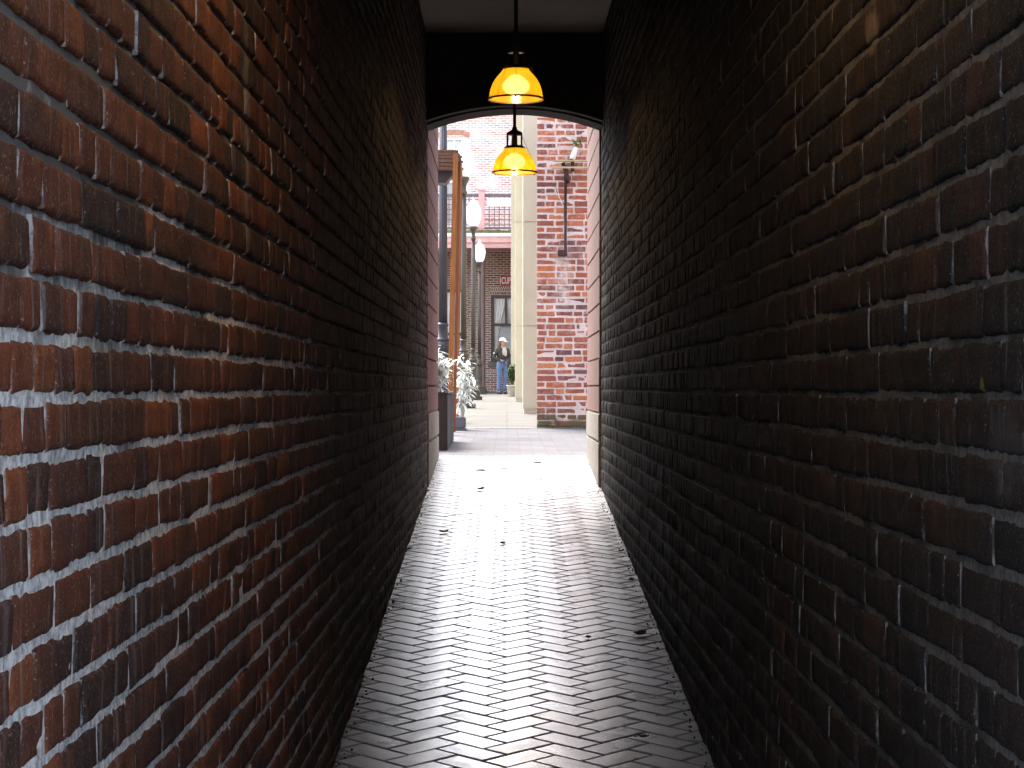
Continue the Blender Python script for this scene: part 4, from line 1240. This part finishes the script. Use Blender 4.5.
    m.add(vs + vs2, fs + [tuple(q + n_ for q in f[::-1]) for f in fs] + [(2 * i + 1, 2 * i + 3, n_ + 2 * i + 3, n_ + 2 * i + 1) for i in range(8)])
    m.build('cap', M['cap_white'], pr)
    for dx, dy in ((.075, -.045), (.05, -.085)):
        MB().ball((.018 + dx * .92, -.008 + dy * .92, 1.548), .010, .010, .008).build('eye', M['shoe'], pr)
    MB().ball((.073, -.074, 1.488), .016, .010, .005).build('mouth', plain('lips', (.35, .10, .09), .5, bump=0), pr)
    return pr
pr = person()
def held(mb, name, mat, label, cat):
    o = mb.build(name, mat); o.location = pr.location; o.rotation_euler = pr.rotation_euler; tag(o, label, cat)
    return o
m = MB(); m.bbox(-.04, .13, -.225, -.15, .93, 1.045, .02)
held(m, 'waist_pouch', M['bag_blue'], 'small blue pouch held at the waist of the person in jeans', 'pouch')
m = MB(); m.bbox(.19, .255, -.10, .08, .60, .88, .022); m.tube([(.222, -.06, .878), (.235, -.03, .97), (.226, .0, 1.03), (.232, .03, .97), (.222, .06, .878)], .008, 6)
held(m, 'shoulder_bag', M['bag_dark'], 'dark bag hanging at the hip of the person in jeans', 'bag')

# ------------------------------------------------------------------ fallen leaves and weeds
def dry_leaf(px, py, size, mat, label, seed, flat=.3, group='fallen leaves on the passage paving'):
    r = random.Random(seed)
    d = 1.45 * F / (py - 256.0); x = wp(px, d)
    m = MB(); tones = []
    a = r.uniform(0, 2 * PI); dv = Vector((math.cos(a), math.sin(a), 0))
    n = 6; vs = []
    for i in range(n + 1):
        t_ = i / n; w = size * .5 * math.sin(PI * min(.98, .05 + t_ * .92)) * (1 if i % 2 else .72)
        for j, sgn in enumerate((-1, 0, 1)):
            q = dv * size * (t_ - .5) + Vector((-dv.y, dv.x, 0)) * w * sgn
            q.z = .004 + flat * size * (abs(sgn) * .45 * r.uniform(.5, 1.2) + .5 * (2 * t_ - 1) ** 2 * r.uniform(.6, 1.1))
            vs.append(q); tones.append(r.random())
    m.add(vs, [(3 * i + j, 3 * i + j + 1, 3 * i + j + 4, 3 * i + j + 3) for i in range(n) for j in range(2)])
    m.tube([dv * size * -.5 + Vector((0, 0, flat * size * .45)), dv * size * -.8 + Vector((0, 0, .006))], .0011, 4); tones += [0.] * 8
    o = m.build('dry_leaf', mat); with_tone(o, tones); o.location = (x, d, gz(d) + .004)
    tag(o, label, 'leaf', group)
LV = [(481, 491, .06, 'dead_leaf', 'small dark curled leaf on the bright paving below the planter'),
      (444, 534, .055, 'dead_leaf', 'small dark leaf near the red brick wall, halfway along the paving'),
      (640, 637, .06, 'dead_leaf', 'large brown curled leaf on the paving beside the dark brick wall'),
      (663, 719, .03, 'yellow_leaf', 'tiny yellow leaf on the paving near the dark brick wall'),
      (643, 740, .035, 'dead_leaf', 'dark leaf scrap closest to the front edge of the paving'),
      (605, 471, .06, 'dead_leaf', 'brown leaf lying at the foot of the cream pier base'),
      (503, 545, .04, 'dead_leaf', 'tiny dark leaf in the middle of the paving'),
      (588, 640, .03, 'dead_leaf', 'tiny dark speck of leaf between the pavers, right of centre'),
      (621, 553, .04, 'dead_leaf', 'brown leaf tucked against the dark brick wall'),
      (632, 582, .04, 'dead_leaf', 'second brown leaf tucked against the foot of the dark brick wall'),
      (407, 551, .05, 'dead_leaf', 'dark leaf at the foot of the red brick wall'),
      (360, 685, .035, 'yellow_leaf', 'tiny pale leaf at the foot of the red brick wall')]
for k, (px, py, s, mt, lab) in enumerate(LV): dry_leaf(px, py, s, M[mt], lab, 100 + k, .35)
for k, (px, py, s, lab) in enumerate([(481, 470.5, .11, 'flat dark leaf lying on the brightest paving near the threshold, the wider of two'),
                                      (504, 469, .07, 'flat dark leaf lying on the brightest paving near the threshold, the narrower of two'),
                                      (537, 463, .10, 'flat grey brown leaf lying by the threshold stones')]):
    dry_leaf(px, py, s, M['pale_dead'], lab, 200 + k, .03)
# grit and crumbs of mortar swept against the foot of the walls
m = MB(); r = random.Random(17)
for k in range(340):
    sd = r.random() < .5; y = r.uniform(4.5, 14.2); q = min(abs(r.gauss(0, .02)), .12)
    x = (XL + .004 + q) if sd else (XR - .004 - q)
    sz = r.uniform(.0012, .0042) * (1.6 if r.random() < .06 else 1)
    mt = Matrix.Translation(Vector((x, y, gz(y) + .004 + sz * .4))) @ Euler((r.uniform(0, 6), r.uniform(0, 6), r.uniform(0, 6))).to_matrix().to_4x4()
    m.box(-sz, sz, -sz * r.uniform(.5, 1), sz * r.uniform(.5, 1), -sz * .5, sz * .6, r.choice((0, 0, 1)), mt)
o = m.build('grit', [plain('dark_grit', (.03, .026, .022), .95, bump=0), plain('mortar_grit', (.16, .15, .14), .95, bump=0)])
tag(o, 'dark grit and mortar crumbs along the foot of the passage walls', 'grit', kind='stuff')
# weeds in the slab joints by the pilasters and the mossy foot
m = MB(); tones = []; r = random.Random(5)
for k in range(70):
    x, y = wp(r.uniform(537, 586), 20.76), 20.765 + r.uniform(-.012, .012)
    for b in range(4):
        leaf_blade(m, tones, Vector((x + r.gauss(0, .008), y + r.gauss(0, .008), gz(y))), Vector((r.gauss(0, .4), r.gauss(0, .4), 1)), Vector((0, 1, 0)), r.uniform(.008, .025), .006, .3, r.random())
o = with_tone(m.build('grass', M['green_leaf']), tones); tag(o, 'short grass and moss along the mossy foot of the brick wall', 'grass', kind='stuff')

# ------------------------------------------------------------------ light, sky, camera
w = bpy.data.worlds.new('World'); S.world = w; w.use_nodes = True
nt = w.node_tree; bg = nt.nodes['Background']; sky = nt.nodes.new('ShaderNodeTexSky'); sky.sky_type = 'NISHITA'; sky.sun_disc = False
sv = Vector((-.20, .52, .80)).normalized()
sky.sun_elevation = math.asin(sv.z); sky.sun_rotation = math.atan2(sv.x, sv.y)
sky.dust_density = 4; sky.ozone_density = .6
hs = nt.nodes.new('ShaderNodeHueSaturation'); hs.inputs['Saturation'].default_value = .68
nt.links.new(sky.outputs[0], hs.inputs['Color']); nt.links.new(hs.outputs[0], bg.inputs[0]); bg.inputs[1].default_value = .15
sun = bpy.data.lights.new('sun', 'SUN'); sun.energy = 1.25; sun.angle = math.radians(16); sun.color = (1, .95, .90)
so = bpy.data.objects.new('sun', sun); COL.objects.link(so); so.rotation_euler = sv.to_track_quat('Z', 'Y').to_euler()

cam = bpy.data.cameras.new('camera'); co = bpy.data.objects.new('camera', cam); COL.objects.link(co)
co.location = (0, 0, 0); co.rotation_euler = (PI / 2, 0, 0)
cam.sensor_width = 36; cam.sensor_fit = 'HORIZONTAL'; cam.lens = 36 * F / 1024
cam.shift_x = 5 / 1024; cam.shift_y = 4 / 1024
cam.clip_start = .05; cam.clip_end = 1500
S.camera = co
S.render.resolution_x, S.render.resolution_y = 1024, 768
vs_ = S.view_settings
vs_.view_transform = 'Standard'; vs_.look = 'None'; vs_.gamma = 1; vs_.exposure = 3.1
S.cycles.max_bounces = 10; S.cycles.diffuse_bounces = 6; S.cycles.glossy_bounces = 4; S.cycles.transparent_max_bounces = 12
S.cycles.use_denoising = True
S.cycles.sample_clamp_indirect = 6
